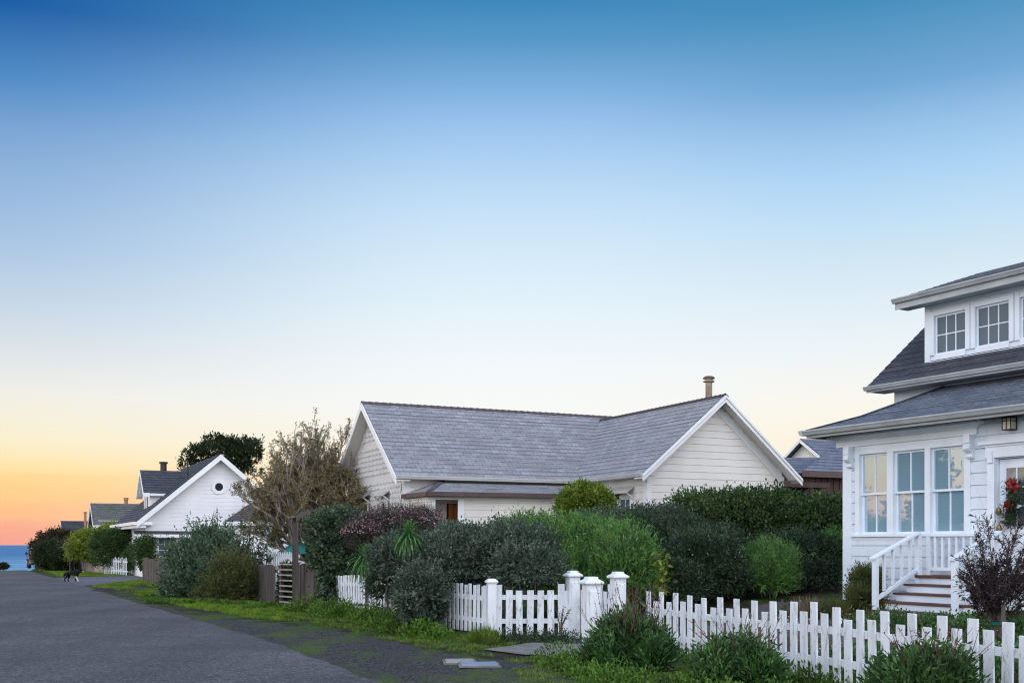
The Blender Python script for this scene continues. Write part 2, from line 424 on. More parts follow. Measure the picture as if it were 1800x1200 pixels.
def sheet_mat_ground():
    m, n, l, b = nodes_of('soil_and_short_grass')
    t = n.new('ShaderNodeTexCoord'); co = t.outputs['Object']
    soil = ramp_between(n, l, tex_noise(n, l, co, 9, 8, 0.7), (0.020, 0.015, 0.010), (0.055, 0.045, 0.032))
    green = ramp_between(n, l, tex_noise(n, l, co, 12, 8, 0.7), (0.025, 0.055, 0.010), (0.070, 0.150, 0.020))
    k = ramp_between(n, l, tex_noise(n, l, co, 0.9, 7, 0.62), (0, 0, 0), (1, 1, 1), 0.46, 0.58)
    col = mixc(n, l, k, soil, green)
    l.new(col, b.inputs['Base Color']); b.inputs['Roughness'].default_value = 0.9; b.inputs['Specular IOR Level'].default_value = 0.15
    bp = n.new('ShaderNodeBump'); bp.inputs['Strength'].default_value = 0.8; bp.inputs['Distance'].default_value = 0.05
    l.new(tex_noise(n, l, co, 16, 8, 0.7), bp.inputs['Height']); l.new(bp.outputs[0], b.inputs['Normal'])
    return m
def asphalt_mat(name, a, b_, worn, patch=None):
    m, n, l, b = nodes_of(name)
    t = n.new('ShaderNodeTexCoord'); co = t.outputs['Object']
    big = ramp_between(n, l, tex_noise(n, l, co, 0.35, 6, 0.6), a, b_, 0.35, 0.65)
    grain = ramp_between(n, l, tex_noise(n, l, co, 24, 6, 0.9), (0.30, 0.30, 0.30), (1.8, 1.8, 1.8), 0.36, 0.64)
    g2 = ramp_between(n, l, tex_noise(n, l, co, 7.5, 7, 0.85), (0.68, 0.68, 0.68), (1.34, 1.34, 1.34), 0.38, 0.62)
    mu = n.new('ShaderNodeMix'); mu.data_type = 'RGBA'; mu.blend_type = 'MULTIPLY'; mu.inputs[0].default_value = 1.0
    mg = n.new('ShaderNodeMix'); mg.data_type = 'RGBA'; mg.blend_type = 'MULTIPLY'; mg.inputs[0].default_value = 1.0
    l.new(big, mg.inputs[6]); l.new(g2, mg.inputs[7]); l.new(mg.outputs[2], mu.inputs[6]); l.new(grain, mu.inputs[7])
    vo = n.new('ShaderNodeTexVoronoi'); vo.inputs['Scale'].default_value = 15.0; l.new(co, vo.inputs['Vector'])
    st = ramp_between(n, l, vo.outputs['Distance'], (1, 1, 1), (0, 0, 0), 0.12, 0.28)
    st2 = n.new('ShaderNodeMath'); st2.operation = 'MULTIPLY'; st2.inputs[1].default_value = 0.55; l.new(st, st2.inputs[0])
    col = mixc(n, l, st2.outputs[0], mu.outputs[2], worn)
    if patch:
        crn = n.new('ShaderNodeMapping'); crn.inputs['Rotation'].default_value = (0, 0, -0.451); crn.inputs['Scale'].default_value = (0.30, 0.13, 1)
        nz = n.new('ShaderNodeTexNoise'); nz.inputs['Scale'].default_value = 1.1; nz.inputs['Detail'].default_value = 6; l.new(co, nz.inputs['Vector'])
        wv_ = mixc(n, l, 0.18, co, nz.outputs['Color']); l.new(wv_, crn.inputs[0])
        vc = n.new('ShaderNodeTexVoronoi'); vc.feature = 'DISTANCE_TO_EDGE'; vc.inputs['Scale'].default_value = 1.0; l.new(crn.outputs[0], vc.inputs['Vector'])
        ck = ramp_between(n, l, vc.outputs[0], (0.40, 0.40, 0.40), (0, 0, 0), 0.0, 0.004); col = mixc(n, l, ck, col, (0.030, 0.030, 0.033))
        tr = n.new('ShaderNodeMapping'); tr.inputs['Rotation'].default_value = (0, 0, -0.451); tr.inputs['Scale'].default_value = (0.9, 0.035, 1); l.new(co, tr.inputs[0])
        tk = ramp_between(n, l, tex_noise(n, l, tr.outputs[0], 1.0, 3, 0.5), (0.90, 0.90, 0.90), (1.12, 1.12, 1.12), 0.38, 0.62)
        m3 = n.new('ShaderNodeMix'); m3.data_type = 'RGBA'; m3.blend_type = 'MULTIPLY'; m3.inputs[0].default_value = 1.0
        l.new(col, m3.inputs[6]); l.new(tk, m3.inputs[7]); col = m3.outputs[2]
    if patch:                                # tar seams and patches run across the road
        mp_ = n.new('ShaderNodeMapping'); mp_.inputs['Rotation'].default_value = (0, 0, -0.451); mp_.inputs['Scale'].default_value = (0.12, 0.5, 1)
        l.new(co, mp_.inputs[0])
        k = ramp_between(n, l, tex_noise(n, l, mp_.outputs[0], 0.40, 5, 0.7), (0, 0, 0), (0.55, 0.55, 0.55), 0.55, 0.66)
        col = mixc(n, l, k, col, patch)
    l.new(col, b.inputs['Base Color']); b.inputs['Roughness'].default_value = 0.85; b.inputs['Specular IOR Level'].default_value = 0.25
    bp = n.new('ShaderNodeBump'); bp.inputs['Strength'].default_value = 0.5; bp.inputs['Distance'].default_value = 0.01
    l.new(tex_noise(n, l, co, 60, 4, 0.8), bp.inputs['Height']); l.new(bp.outputs[0], b.inputs['Normal'])
    return m
def gravel_mat():
    m, n, l, b = nodes_of('dark_gravel_with_moss')
    t = n.new('ShaderNodeTexCoord'); co = t.outputs['Object']
    vo = n.new('ShaderNodeTexVoronoi'); vo.inputs['Scale'].default_value = 46.0; l.new(co, vo.inputs['Vector'])
    sepc = n.new('ShaderNodeSeparateColor'); l.new(vo.outputs['Color'], sepc.inputs[0])
    st = ramp_between(n, l, sepc.outputs[0], (0.020, 0.019, 0.020), (0.115, 0.112, 0.115), 0.2, 1.0)
    k0 = ramp_between(n, l, tex_noise(n, l, co, 40, 4, 0.8), (0.5, 0.5, 0.5), (1.3, 1.3, 1.3))
    mu = n.new('ShaderNodeMix'); mu.data_type = 'RGBA'; mu.blend_type = 'MULTIPLY'; mu.inputs[0].default_value = 1.0
    l.new(st, mu.inputs[6]); l.new(k0, mu.inputs[7])
    mp_ = n.new('ShaderNodeMapping'); mp_.inputs['Rotation'].default_value = (0, 0, -0.451); mp_.inputs['Scale'].default_value = (1.0, 0.45, 1)
    l.new(co, mp_.inputs[0])
    k = ramp_between(n, l, tex_noise(n, l, mp_.outputs[0], 0.95, 9, 0.66), (0, 0, 0), (1, 1, 1), 0.47, 0.60)
    moss = ramp_between(n, l, tex_noise(n, l, co, 20, 6, 0.7), (0.035, 0.050, 0.014), (0.095, 0.150, 0.022))
    k2 = n.new('ShaderNodeMath'); k2.operation = 'MULTIPLY'; k2.inputs[1].default_value = 0.8; l.new(k, k2.inputs[0])
    col = mixc(n, l, k2.outputs[0], mu.outputs[2], moss)
    l.new(col, b.inputs['Base Color']); b.inputs['Roughness'].default_value = 0.9; b.inputs['Specular IOR Level'].default_value = 0.2
    bp = n.new('ShaderNodeBump'); bp.inputs['Strength'].default_value = 0.9; bp.inputs['Distance'].default_value = 0.02
    l.new(vo.outputs['Distance'], bp.inputs['Height']); bp.invert = True; l.new(bp.outputs[0], b.inputs['Normal'])
    return m
def sea_mat():
    m, n, l, b = nodes_of('evening_sea')
    t = n.new('ShaderNodeTexCoord'); co = t.outputs['Object']
    mp_ = n.new('ShaderNodeMapping'); mp_.inputs['Rotation'].default_value = (0, 0, 0.2); mp_.inputs['Scale'].default_value = (0.25, 1, 1)
    l.new(co, mp_.inputs[0])
    col = ramp_between(n, l, tex_noise(n, l, mp_.outputs[0], 0.03, 7, 0.65), (0.014, 0.095, 0.26), (0.050, 0.22, 0.44), 0.38, 0.62)
    sp = n.new('ShaderNodeSeparateXYZ'); l.new(co, sp.inputs[0])
    # pale, sandy, foamy shallows within about 700 m of the shore
    sh = n.new('ShaderNodeMapRange'); sh.inputs['From Min'].default_value = 1500; sh.inputs['From Max'].default_value = 500; l.new(sp.outputs[1], sh.inputs['Value'])
    f = ramp_between(n, l, tex_noise(n, l, mp_.outputs[0], 0.05, 6, 0.7), (0.0, 0.0, 0.0), (1, 1, 1), 0.40, 0.62)
    ff = n.new('ShaderNodeMath'); ff.operation = 'MULTIPLY'; l.new(sh.outputs[0], ff.inputs[0]); l.new(f, ff.inputs[1])
    col = mixc(n, l, ff.outputs[0], col, (0.30, 0.55, 0.66))
    l.new(col, b.inputs['Base Color']); b.inputs['Roughness'].default_value = 0.45; b.inputs['Specular IOR Level'].default_value = 0.12
    bp = n.new('ShaderNodeBump'); bp.inputs['Strength'].default_value = 1.0; bp.inputs['Distance'].default_value = 6.0
    l.new(tex_noise(n, l, mp_.outputs[0], 0.06, 6, 0.7), bp.inputs['Height']); l.new(bp.outputs[0], b.inputs['Normal'])
    return m

def grid_sheet(name, xs, ys, zf, mat, keep=None):
    X, Y = np.meshgrid(xs, ys)
    Z = zf(X, Y)
    nx, ny = len(xs), len(ys)
    v = np.stack([X.ravel(), Y.ravel(), Z.ravel()], 1)
    i = (np.arange(ny - 1)[:, None] * nx + np.arange(nx - 1)[None, :]).ravel()
    return np_mesh(name, v, np.stack([i, i + 1, i + nx + 1, i + nx], 1), mat, smooth=True)

def axis(parts):
    out = []
    for a, b, n in parts: out.extend(np.linspace(a, b, n, endpoint=False))
    out.append(parts[-1][1]); return np.array(out)
gx = axis([(-3000, -200, 8), (-200, -60, 14), (-60, -22, 60), (-22, 14, 180), (14, 60, 30), (60, 3000, 12)])
gy = axis([(-200, 4, 12), (4, 34, 150), (34, 62, 70), (62, 170, 90), (170, 230, 8)])
gsh = grid_sheet('ground', gx, gy, ground_z, sheet_mat_ground()); tag(gsh, kind='structure')
sea = MB(); sea.quad((-40000, 95, -13), (40000, 95, -13), (40000, 40000, -13), (-40000, 40000, -13))
tag(sea.build('sea', sea_mat()), kind='structure')

def ribbon(name, rows, mat, lift, jitter=0.0, nb=14):
    """a sheet in street coordinates: rows of (a, b_left, b_right), draped over the ground"""
    rows = np.array(rows, float)
    a0 = np.arange(rows[0, 0], rows[-1, 0], 0.22)
    bl = np.interp(a0, rows[:, 0], rows[:, 1]); br = np.interp(a0, rows[:, 0], rows[:, 2])
    if jitter:
        br = br + jitter * (np.sin(a0 * 2.3) * 0.5 + np.sin(a0 * 5.1 + 1) * 0.35 + np.sin(a0 * 13.0) * 0.25 + rng.normal(0, 0.12, len(a0)))
    t = np.linspace(0, 1, nb)
    Bm = bl[:, None] + (br - bl)[:, None] * t[None, :]
    Am = np.repeat(a0[:, None], nb, 1)
    X, Y = xy(Am, Bm)
    Z = ground_z(X, Y) + lift
    v = np.stack([X.ravel(), Y.ravel(), Z.ravel()], 1)
    i = (np.arange(len(a0) - 1)[:, None] * nb + np.arange(nb - 1)[None, :]).ravel()
    return np_mesh(name, v, np.stack([i, i + 1, i + nb + 1, i + nb], 1), mat, smooth=True)

M['road'] = asphalt_mat('worn_asphalt', (0.062, 0.061, 0.064), (0.088, 0.087, 0.090), (0.30, 0.30, 0.30), patch=(0.064, 0.063, 0.066))
M['lane'] = asphalt_mat('pale_asphalt', (0.085, 0.088, 0.10), (0.11, 0.115, 0.13), (0.18, 0.18, 0.19))
gravel_rows = [(3, 3.2, 8.6), (10, 3.6, 7.6), (12, 3.8, 7.0), (14, 3.9, 6.5), (16, 3.9, 6.15), (18.5, 3.9, 6.05), (21, 3.8, 5.75), (23.5, 3.7, 5.0), (26, 3.6, 4.3), (30, 3.4, 4.1), (36, 3.2, 3.75), (46, 3.0, 3.6)]
tag(ribbon('gravel_verge', gravel_rows, gravel_mat(), 0.012, 0.10, 26), kind='structure')
lane_rows = [(46.5, 2.6, 3.5), (48, 2.6, 4.3), (50, 2.6, 5.0), (54, 2.6, 6.6), (56.5, 2.4, 9), (58, 3.6, 11.5), (60, 5.6, 13), (62, 7.2, 14), (66, 10, 14.5)]
tag(ribbon('side_lane', lane_rows, M['lane'], 0.020, 0.05, 16), kind='structure')
road_rows = [(-20, -5, 3.9), (8, -5, 4.05), (12.3, -5, 4.16), (18.5, -5, 4.26), (23.6, -5, 4.05), (36.4, -5, 3.57), (46, -5, 3.42), (60, -5, 2.75), (74.5, -5, 2.3), (96, -5, 1.6)]
tag(ribbon('road', road_rows, M['road'], 0.030, 0.05, 24), kind='structure')

# garden path behind the front fence, concrete apron by the gate
def patch(name, pts, mat, lift, n=24, soft=0.0):
    """a sheet filling a quadrilateral of plan points, draped on the ground"""
    p = np.array(pts, float)
    t = np.linspace(0, 1, n)
    U, V = np.meshgrid(t, t)
    X = (1 - U) * (1 - V) * p[0, 0] + U * (1 - V) * p[1, 0] + U * V * p[2, 0] + (1 - U) * V * p[3, 0]
    Y = (1 - U) * (1 - V) * p[0, 1] + U * (1 - V) * p[1, 1] + U * V * p[2, 1] + (1 - U) * V * p[3, 1]
    if soft:
        e = np.minimum(np.minimum(U, 1 - U), np.minimum(V, 1 - V))
        X = X + soft * wob2(X, Y, 4) * (e < 0.05); Y = Y + soft * wob2(Y, X, 4) * (e < 0.05)
    v = np.stack([X.ravel(), Y.ravel(), (ground_z(X, Y) + lift).ravel()], 1)
    i = (np.arange(n - 1)[:, None] * n + np.arange(n - 1)[None, :]).ravel()
    return np_mesh(name, v, np.stack([i, i + 1, i + n + 1, i + n], 1), mat, smooth=True)
M['pathgravel'] = pmat('brown_grey_path_gravel', (0.105, 0.092, 0.085), (0.055, 0.05, 0.048), 24, 0.9, 0.6, 50)
M['concrete'] = pmat('stained_concrete', (0.20, 0.19, 0.18), (0.12, 0.115, 0.105), 3, 0.85, 0.3, 40, fleck=((0.06, 0.055, 0.045), 12, 0.58, 0.72))
tag(patch('garden_path', [(2.4, 18.2), (4.2, 15.2), (6.3, 17.6), (5.6, 22.5)], M['pathgravel'], 0.014, soft=0.25), kind='structure')
tag(patch('concrete_apron', [(-0.45, 16.9), (0.75, 15.7), (1.75, 17.2), (0.95, 18.7)], M['concrete'], 0.022, soft=0.05), kind='structure')

# two utility covers sunk in the verge
def cover(name, label, px, py, w, d, rz, mat):
    x, y, _ = W(px, py, EYE * FPX / (py - HY))
    t = thing(name, label, 'utility cover', (x, y, gz(x, y) + 0.016), rz)
    b = MB(); b.box(-w / 2, w / 2, -d / 2, d / 2, 0, 0.022); b.build('frame', M['concrete'], t, 0.004)
    b = MB(); b.box(-w / 2 + 0.035, w / 2 - 0.035, -d / 2 + 0.035, d / 2 - 0.035, 0.023, 0.034)
    b.box(-0.02, 0.02, -d / 2 + 0.06, -d / 2 + 0.09, 0.036, 0.040)
    b.build('lid', mat, t, 0.003)
M['lidblue'] = pmat('blue_grey_lid', (0.24, 0.30, 0.40), (0.18, 0.23, 0.31), 8, 0.6, 0.1, 60)
M['lidtan'] = pmat('tan_concrete_lid', (0.34, 0.32, 0.30), (0.24, 0.23, 0.21), 9, 0.8, 0.2, 60)
cover('utility_cover', 'tan concrete utility cover set in the gravel behind the blue grey one', 808, 1165.5, 0.46, 0.52, 0.10, M['lidtan'])
cover('utility_cover', 'blue grey utility cover lying nearest the road in the gravel', 842, 1172.5, 0.56, 0.50, 0.10, M['lidblue'])

# ------------------------------------------------------------------ building kit
class Wall:
    """a wall plane in a house's own frame: P0, direction along the wall, outward normal"""
    def __init__(s, P0, d, n):
        s.P, s.d, s.n = Vector(P0), Vector(d).normalized(), Vector(n).normalized()
    def pt(s, a, z, o=0.0):
        p = s.P + s.d * a + s.n * o
        return (p.x, p.y, p.z + z)
def wbox(mb, w, a0, a1, z0, z1, o0, o1, m=0):
    mb.hexa([w.pt(a0, z0, o0), w.pt(a1, z0, o0), w.pt(a1, z0, o1), w.pt(a0, z0, o1), w.pt(a0, z1, o0), w.pt(a1, z1, o0), w.pt(a1, z1, o1), w.pt(a0, z1, o1)], m)
def siding(mb, w, s0, s1, z0, z1, pitch, lip=0.016, holes=(), gable=None, groove=0.014):
    """flush boards with a shadow groove under each; gable = (apex_s, apex_z, eave_z)"""
    zs = {z0, z1}
    k = 0
    while z0 + k * pitch < z1:
        zs.add(z0 + k * pitch)
        if lip and z0 + (k + 1) * pitch - groove < z1: zs.add(z0 + (k + 1) * pitch - groove)
        k += 1
    for h in holes: zs.add(max(z0, min(z1, h[2]))); zs.add(max(z0, min(z1, h[3])))
    if gable: zs.add(gable[2])
    zs = sorted(zs)
    def ends(z):
        if not gable or z <= gable[2]: return s0, s1
        t = min(1, (z - gable[2]) / (gable[1] - gable[2]))
        return s0 + (gable[0] - s0) * t, s1 + (gable[0] - s1) * t
    for a, b in zip(zs[:-1], zs[1:]):
        if b - a < 1e-5: continue
        mid = (a + b) / 2
        zr = z0 + math.floor((mid - z0) / pitch) * pitch
        flat = (not lip) or (mid - zr) < pitch - groove
        o = lip if flat else 0.0
        la, ra = ends(a); lb, rb = ends(b)
        iv = [(la, ra, lb, rb)]
        for h in holes:
            if h[2] < mid < h[3]:
                nv = []
                for (p, q, p2, q2) in iv:
                    if h[1] <= p or h[0] >= q: nv.append((p, q, p2, q2)); continue
                    if h[0] > p: nv.append((p, h[0], p2, h[0]))
                    if h[1] < q: nv.append((h[1], q, h[1], q2))
                iv = nv
        for p, q, p2, q2 in iv:
            mb.quad(w.pt(p, a, o), w.pt(q, a, o), w.pt(q2, b, o), w.pt(p2, b, o))
            if lip and flat:
                if abs(a - zr) < 1e-5: mb.quad(w.pt(p, a, 0), w.pt(q, a, 0), w.pt(q, a, o), w.pt(p, a, o))
                if abs(b - (zr + pitch - groove)) < 1e-5: mb.quad(w.pt(p2, b, o), w.pt(q2, b, o), w.pt(q2, b, 0), w.pt(p2, b, 0))
def slope(mb, eL, eR, rR, rL, rows, lip=0.016, under=0.05):
    """a roof plane laid in courses, each course lapping the one below; UV in metres"""
    eL, eR, rR, rL = map(Vector, (eL, eR, rR, rL))
    ud = (eR - eL).normalized()
    nrm = (eR - eL).cross(rL - eL)
    if nrm.length < 1e-6: nrm = (eR - eL).cross(rR - eL)
    nrm.normalize()
    if nrm.z < 0: nrm = -nrm
    vd = nrm.cross(ud); vd = vd if vd.z > 0 else -vd
    def at(t): return eL.lerp(rL, t), eR.lerp(rR, t)
    def uv(p): q = Vector(p) - eL; return (q.dot(ud), q.dot(vd))
    for k in range(rows):
        a0, a1 = at(k / rows); b0, b1 = at((k + 1) / rows)
        n = max(1, int((a1 - a0).length / 0.9))
        prev = None
        for j in range(n):
            f0, f1 = j / n, (j + 1) / n
            p = [a0.lerp(a1, f0), a0.lerp(a1, f1), b0.lerp(b1, f1), b0.lerp(b1, f0)]
            u = [uv(q) for q in p]
            h = lip * (0.85 + 0.3 * random.random())
            mb.quad(p[0] + nrm * h, p[1] + nrm * h, p[2], p[3], uv=u)
            mb.quad(p[0] - nrm * 0.002, p[1] - nrm * 0.002, p[1] + nrm * h, p[0] + nrm * h, uv=[u[0], u[1], u[1], u[0]])
    mb.quad(eL - nrm * under, rL - nrm * under, rR - nrm * under, eR - nrm * under, uv=[uv(eL), uv(rL), uv(rR), uv(eR)])
    for p, q in ((eL, rL), (rR, eR)):
        mb.quad(p, q, q - nrm * under, p - nrm * under, uv=[uv(p), uv(q), uv(q), uv(p)])
    mb.quad(eL - nrm * under, eR - nrm * under, eR, eL, uv=[uv(eL), uv(eR), uv(eR), uv(eL)])
def window(root, w, a0, a1, z0, z1, nx, ny, frame_mat, pane_mat, casing=0.09, split=False, sill=True, depth=0.05, bar=0.022, name='window', proud=0.0):
    """casing, sash bars and pane; split = double-hung with the upper sash in front"""
    b = MB()
    c = casing
    if proud: w = Wall(w.P + w.n * proud, w.d, w.n)
    wbox(b, w, a0 - c, a0, z0 - 0.0, z1 + c, -0.02, 0.034)
    wbox(b, w, a1, a1 + c, z0 - 0.0, z1 + c, -0.02, 0.034)
    wbox(b, w, a0, a1, z1, z1 + c, -0.02, 0.031)
    fr = b.build(name, frame_mat, root, 0.004)
    if sill:
        b = MB(); wbox(b, w, a0 - c - 0.03, a1 + c + 0.03, z0 - 0.055, z0, -0.02, 0.07); b.build('sill', frame_mat, fr, 0.006)
    else:
        b = MB(); wbox(b, w, a0, a1, z0 - c, z0, -0.02, 0.03); b.build('sill', frame_mat, fr)
    sashes = [(z0, (z0 + z1) / 2 + 0.018, -0.05), ((z0 + z1) / 2 - 0.018, z1, -0.015)] if split else [(z0, z1, -0.02)]
    for (p, q, o) in sashes:
        b = MB(); s = 0.038
        wbox(b, w, a0, a0 + s, p, q, o - 0.03, o); wbox(b, w, a1 - s, a1, p, q, o - 0.03, o)
        wbox(b, w, a0 + s, a1 - s, p, p + s, o - 0.03, o); wbox(b, w, a0 + s, a1 - s, q - s, q, o - 0.03, o)
        for i in range(1, nx):
            x = a0 + s + (a1 - a0 - 2 * s) * i / nx
            wbox(b, w, x - bar / 2, x + bar / 2, p + s, q - s, o - 0.026, o - 0.004)
        for j in range(1, ny):
            z = p + s + (q - p - 2 * s) * j / ny
            wbox(b, w, a0 + s, a1 - s, z - bar / 2, z + bar / 2, o - 0.025, o - 0.006)
        b.build('sash', frame_mat, fr)
        b = MB(); b.quad(w.pt(a0 + s, p + s, o - 0.018), w.pt(a1 - s, p + s, o - 0.018), w.pt(a1 - s, q - s, o - 0.018), w.pt(a0 + s, q - s, o - 0.018))
        b.build('pane', pane_mat, fr)
    return fr
def gutter(mb, a, b, out, drop=0.10, dep=0.11):
    """an ogee gutter under an eave from a to b, out = horizontal outward vector"""
    a, b, out = Vector(a), Vector(b), Vector(out).normalized()
    prof = [(0, 0), (dep, 0), (dep, -drop * 0.25), (dep * 0.85, -drop * 0.45), (dep * 0.6, -drop), (0, -drop)]
    for (p, q) in zip(prof, prof[1:] + prof[:1]):
        f = lambda s, t: s + out * t[0] + Vector((0, 0, t[1]))
        mb.quad(f(a, p), f(b, p), f(b, q), f(a, q))
    for e in (a, b): mb.quad(*[e + out * p[0] + Vector((0, 0, p[1])) for p in prof])

# ------------------------------------------------------------------ main house: two gabled wings
ANG = math.atan2(B_DIR[1], B_DIR[0])
def main_house():
    h = thing('gabled_house', 'cream clapboard house of two gabled wings under a grey shingle roof, behind the garden shrubs', 'house', (3.87, 31.0, 0), ANG)
    up = Vector((0, 0, 1))
    # right wing, ridge running away from the street corner
    EZ, RZ, HW = 3.67, 6.05, 2.42                   # eave line, ridge height, half width
    wg = MB()
    fw = Wall((0, 0, 0), (1, 0, 0), (0, -1, 0))
    siding(wg, fw, 0.0, 4.84, 0.3, RZ - 0.14, 0.205, 0.024, gable=(HW, RZ - 0.14, EZ + 0.22))
    lw = Wall((0, 9.0, 0), (0, -1, 0), (-1, 0, 0))
    hole = (7.62, 8.28, 2.0, 2.85)
    siding(wg, lw, 0.0, 9.0, 0.3, EZ + 0.28, 0.205, 0.024, holes=[(7.47, 8.12, 2.15, 3.03)])
    rw = Wall((4.84, 0, 0), (0, 1, 0), (1, 0, 0))
    siding(wg, rw, 0.0, 9.0, 0.3, EZ + 0.28, 0.205, 0.024)
    # left wing
    LE, LR, YE, YR, XL = 3.67, 6.20, 3.68, 6.89, -6.28
    g2 = Wall((-5.85, 9.68, 0), (0, -1, 0), (-1, 0, 0))
    win2 = [(3.62, 4.18, 2.0, 2.98), (1.72, 2.28, 2.0, 2.98)]
    siding(wg, g2, 0.0, 5.58, 0.3, LR - 0.16, 1.12, 0.02, gable=(2.79, LR - 0.16, LE + 0.28))
    f2 = Wall((-5.85, 4.1, 0), (1, 0, 0), (0, -1, 0))
    siding(wg, f2, 0.0, 5.85, 0.3, LE + 0.3, 0.205, 0.024)
    b2 = Wall((5, 9.68, 0), (-1, 0, 0), (0, 1, 0))
    siding(wg, b2, 0.0, 10.85, 0.3, LE + 0.3, 0.205, 0.024)
    wg.build('wall', M['cream'], h)
    # fish-scale shingles fill the left gable in bands
    sc = MB()
    rows = 26
    z = 0.5
    while z < LR - 0.4:
        k = int(round((z - 0.5) / 0.16))
        band = (k % 7) == 6
        if z < LE + 0.28: lo, hi = 0.12, 5.46
        else:
            t = (z - LE - 0.28) / (LR - 0.16 - LE - 0.28)
            lo, hi = 0.0 + 2.79 * t + 0.12, 5.58 - 2.79 * t - 0.12
        if not band and hi - lo > 0.3:
            y = lo + (0.07 if k % 2 else 0.0)
            while y + 0.12 < hi:
                bl = any(a - 0.16 < y + 0.12 and y < b + 0.16 and zz0 - 0.1 < z + 0.1 and z < zz1 + 0.2 for a, b, zz0, zz1 in win2)
                if not bl:
                    sc.quad(g2.pt(y, z + 0.06, 0.060), g2.pt(y + 0.045, z, 0.066), g2.pt(y + 0.075, z, 0.066), g2.pt(y + 0.12, z + 0.06, 0.060),
                            g2.pt(y + 0.12, z + 0.19, 0.022), g2.pt(y, z + 0.19, 0.022))
                    for (p, q) in (((y, z + 0.06), (y + 0.045, z)), ((y + 0.045, z), (y + 0.075, z)), ((y + 0.075, z), (y + 0.12, z + 0.06))):
                        sc.quad(g2.pt(p[0], p[1], 0.0), g2.pt(q[0], q[1], 0.0), g2.pt(q[0], q[1], 0.063), g2.pt(p[0], p[1], 0.063))
                y += 0.14
        z += 0.16
    sc.build('fish_scale_shingles', M['cream'], h)
    # corner boards and friezes
    cb = MB()
    for a in (0.0, 4.70):
        wbox(cb, fw, a - (0.02 if a == 0 else 0), a + 0.14 + (0.02 if a else 0), 0.3, EZ + 0.36, 0.0, 0.034)
    wbox(cb, lw, 8.86, 9.0, 0.3, EZ + 0.2, 0.0, 0.032)
    wbox(cb, f2, -0.02, 0.16, 0.3, LE + 0.12, 0.0, 0.034); wbox(cb, g2, 5.44, 5.58, 0.3, LE + 0.1, 0.0, 0.036)
    wbox(cb, g2, 0.0, 0.14, 0.3, LE + 0.2, 0.0, 0.033)
    wbox(cb, f2, 0.16, 5.85, LE - 0.10, LE + 0.16, 0.0, 0.03)
    wbox(cb, lw, 4.9, 8.86, EZ - 0.02, EZ + 0.16, 0.0, 0.029)
    cb.build_each('corner_board', M['cream_trim'], h)
    # roofs
    s1, s2 = MB(), MB()
    rows = 17
    slope(s1, (-0.40, 9.5, EZ), (-0.40, -0.45, EZ), (HW, -0.45, RZ), (HW, 7.4, RZ), rows)
    slope(s1, (5.24, -0.45, EZ), (5.24, 9.5, EZ), (HW, 7.4, RZ), (HW, -0.45, RZ), rows)
    s1.build('wing_roof', M['roof_wing'], h)
    slope(s2, (XL, YE, LE), (5.0, YE, LE), (5.0, YR, LR), (XL, YR, LR), 18)
    slope(s2, (5.0, 2 * YR - YE, LE), (XL, 2 * YR - YE, LE), (XL, YR, LR), (5.0, YR, LR), 18)
    s2.build('main_roof', M['roof_main'], h)
    rc = MB()
    def ridgecap(a, b, n):
        a, b = Vector(a), Vector(b); d = (b - a) / n; perp = d.cross(up).normalized()
        for k in range(n):
            p, q = a + d * k, a + d * (k + 1.25)
            for sgn in (-1, 1):
                e = perp * 0.13 * sgn + Vector((0, 0, -0.10))
                rc.quad(p + Vector((0, 0, 0.035)), q + Vector((0, 0, 0.012)), q + e + Vector((0, 0, 0.016)), p + e + Vector((0, 0, 0.037)))
    ridgecap((HW, -0.47, RZ), (HW, 6.8, RZ), 32); ridgecap((XL - 0.02, YR, LR), (5.02, YR, LR), 48)
    rc.build('ridge_cap', M['ridge'], h)
    # rakes: barge board, frieze board on the wall, soffit between
    bb = MB(); sf = MB()
    for e, r in (((-0.44, EZ - 0.03), (HW, RZ - 0.03)), ((5.28, EZ - 0.03), (HW, RZ - 0.03))):
        a, b = Vector((e[0], -0.45, e[1])), Vector((r[0], -0.45, r[1]))
        bb.beam(a, b, (0, -0.035, 0), (0, 0, -0.20))
        bb.beam(a + Vector((0, -0.036, 0)), b + Vector((0, -0.036, 0)), (0, -0.03, 0), (0, 0, -0.075))
        off = Vector((0, 0.4, -0.14))
        sf.beam(a + Vector((0, 0.0, -0.10)), b + Vector((0, 0.0, -0.10)), (0, 0.45, 0), (0, 0, -0.02))
        k = 0.33 if e[0] < 0 else -0.33
        bb.beam(Vector((e[0] + k, -0.018, e[1] + 0.06)), Vector((r[0], -0.018, r[1] - 0.2)), (0, -0.022, 0), (0, 0, -0.26))
    for sgn in (0, 1):
        ye = YE - 0.03 if sgn == 0 else 2 * YR - YE + 0.03
        a, b = Vector((XL, ye, LE - 0.03)), Vector((XL, YR, LR - 0.03))
        bb.beam(a, b, (-0.035, 0, 0), (0, 0, -0.22))
        sf.beam(a + Vector((0, 0, -0.10)), b + Vector((0, 0, -0.10)), (0.43, 0, 0), (0, 0, -0.02))
        k = 0.30 if sgn == 0 else -0.30
        bb.beam(Vector((-5.868, ye + k, LE + 0.10)), Vector((-5.868, YR, LR - 0.22)), (-0.022, 0, 0), (0, 0, -0.26))
    bb.build_each('barge_board', M['cream_trim'], h)
    sf.build_each('soffit', M['cream'], h)
    gt = MB()
    gutter(gt, (XL, YE - 0.02, LE + 0.01), (-0.42, YE - 0.02, LE + 0.01), (0, -1, 0), 0.10, 0.08)
    gutter(gt, (-0.42, YE - 0.1, EZ + 0.01), (-0.42, -0.44, EZ + 0.01), (-1, 0, 0), 0.10, 0.08)
    gt.build('gutter', M['soffit'], h)
    ss = MB()
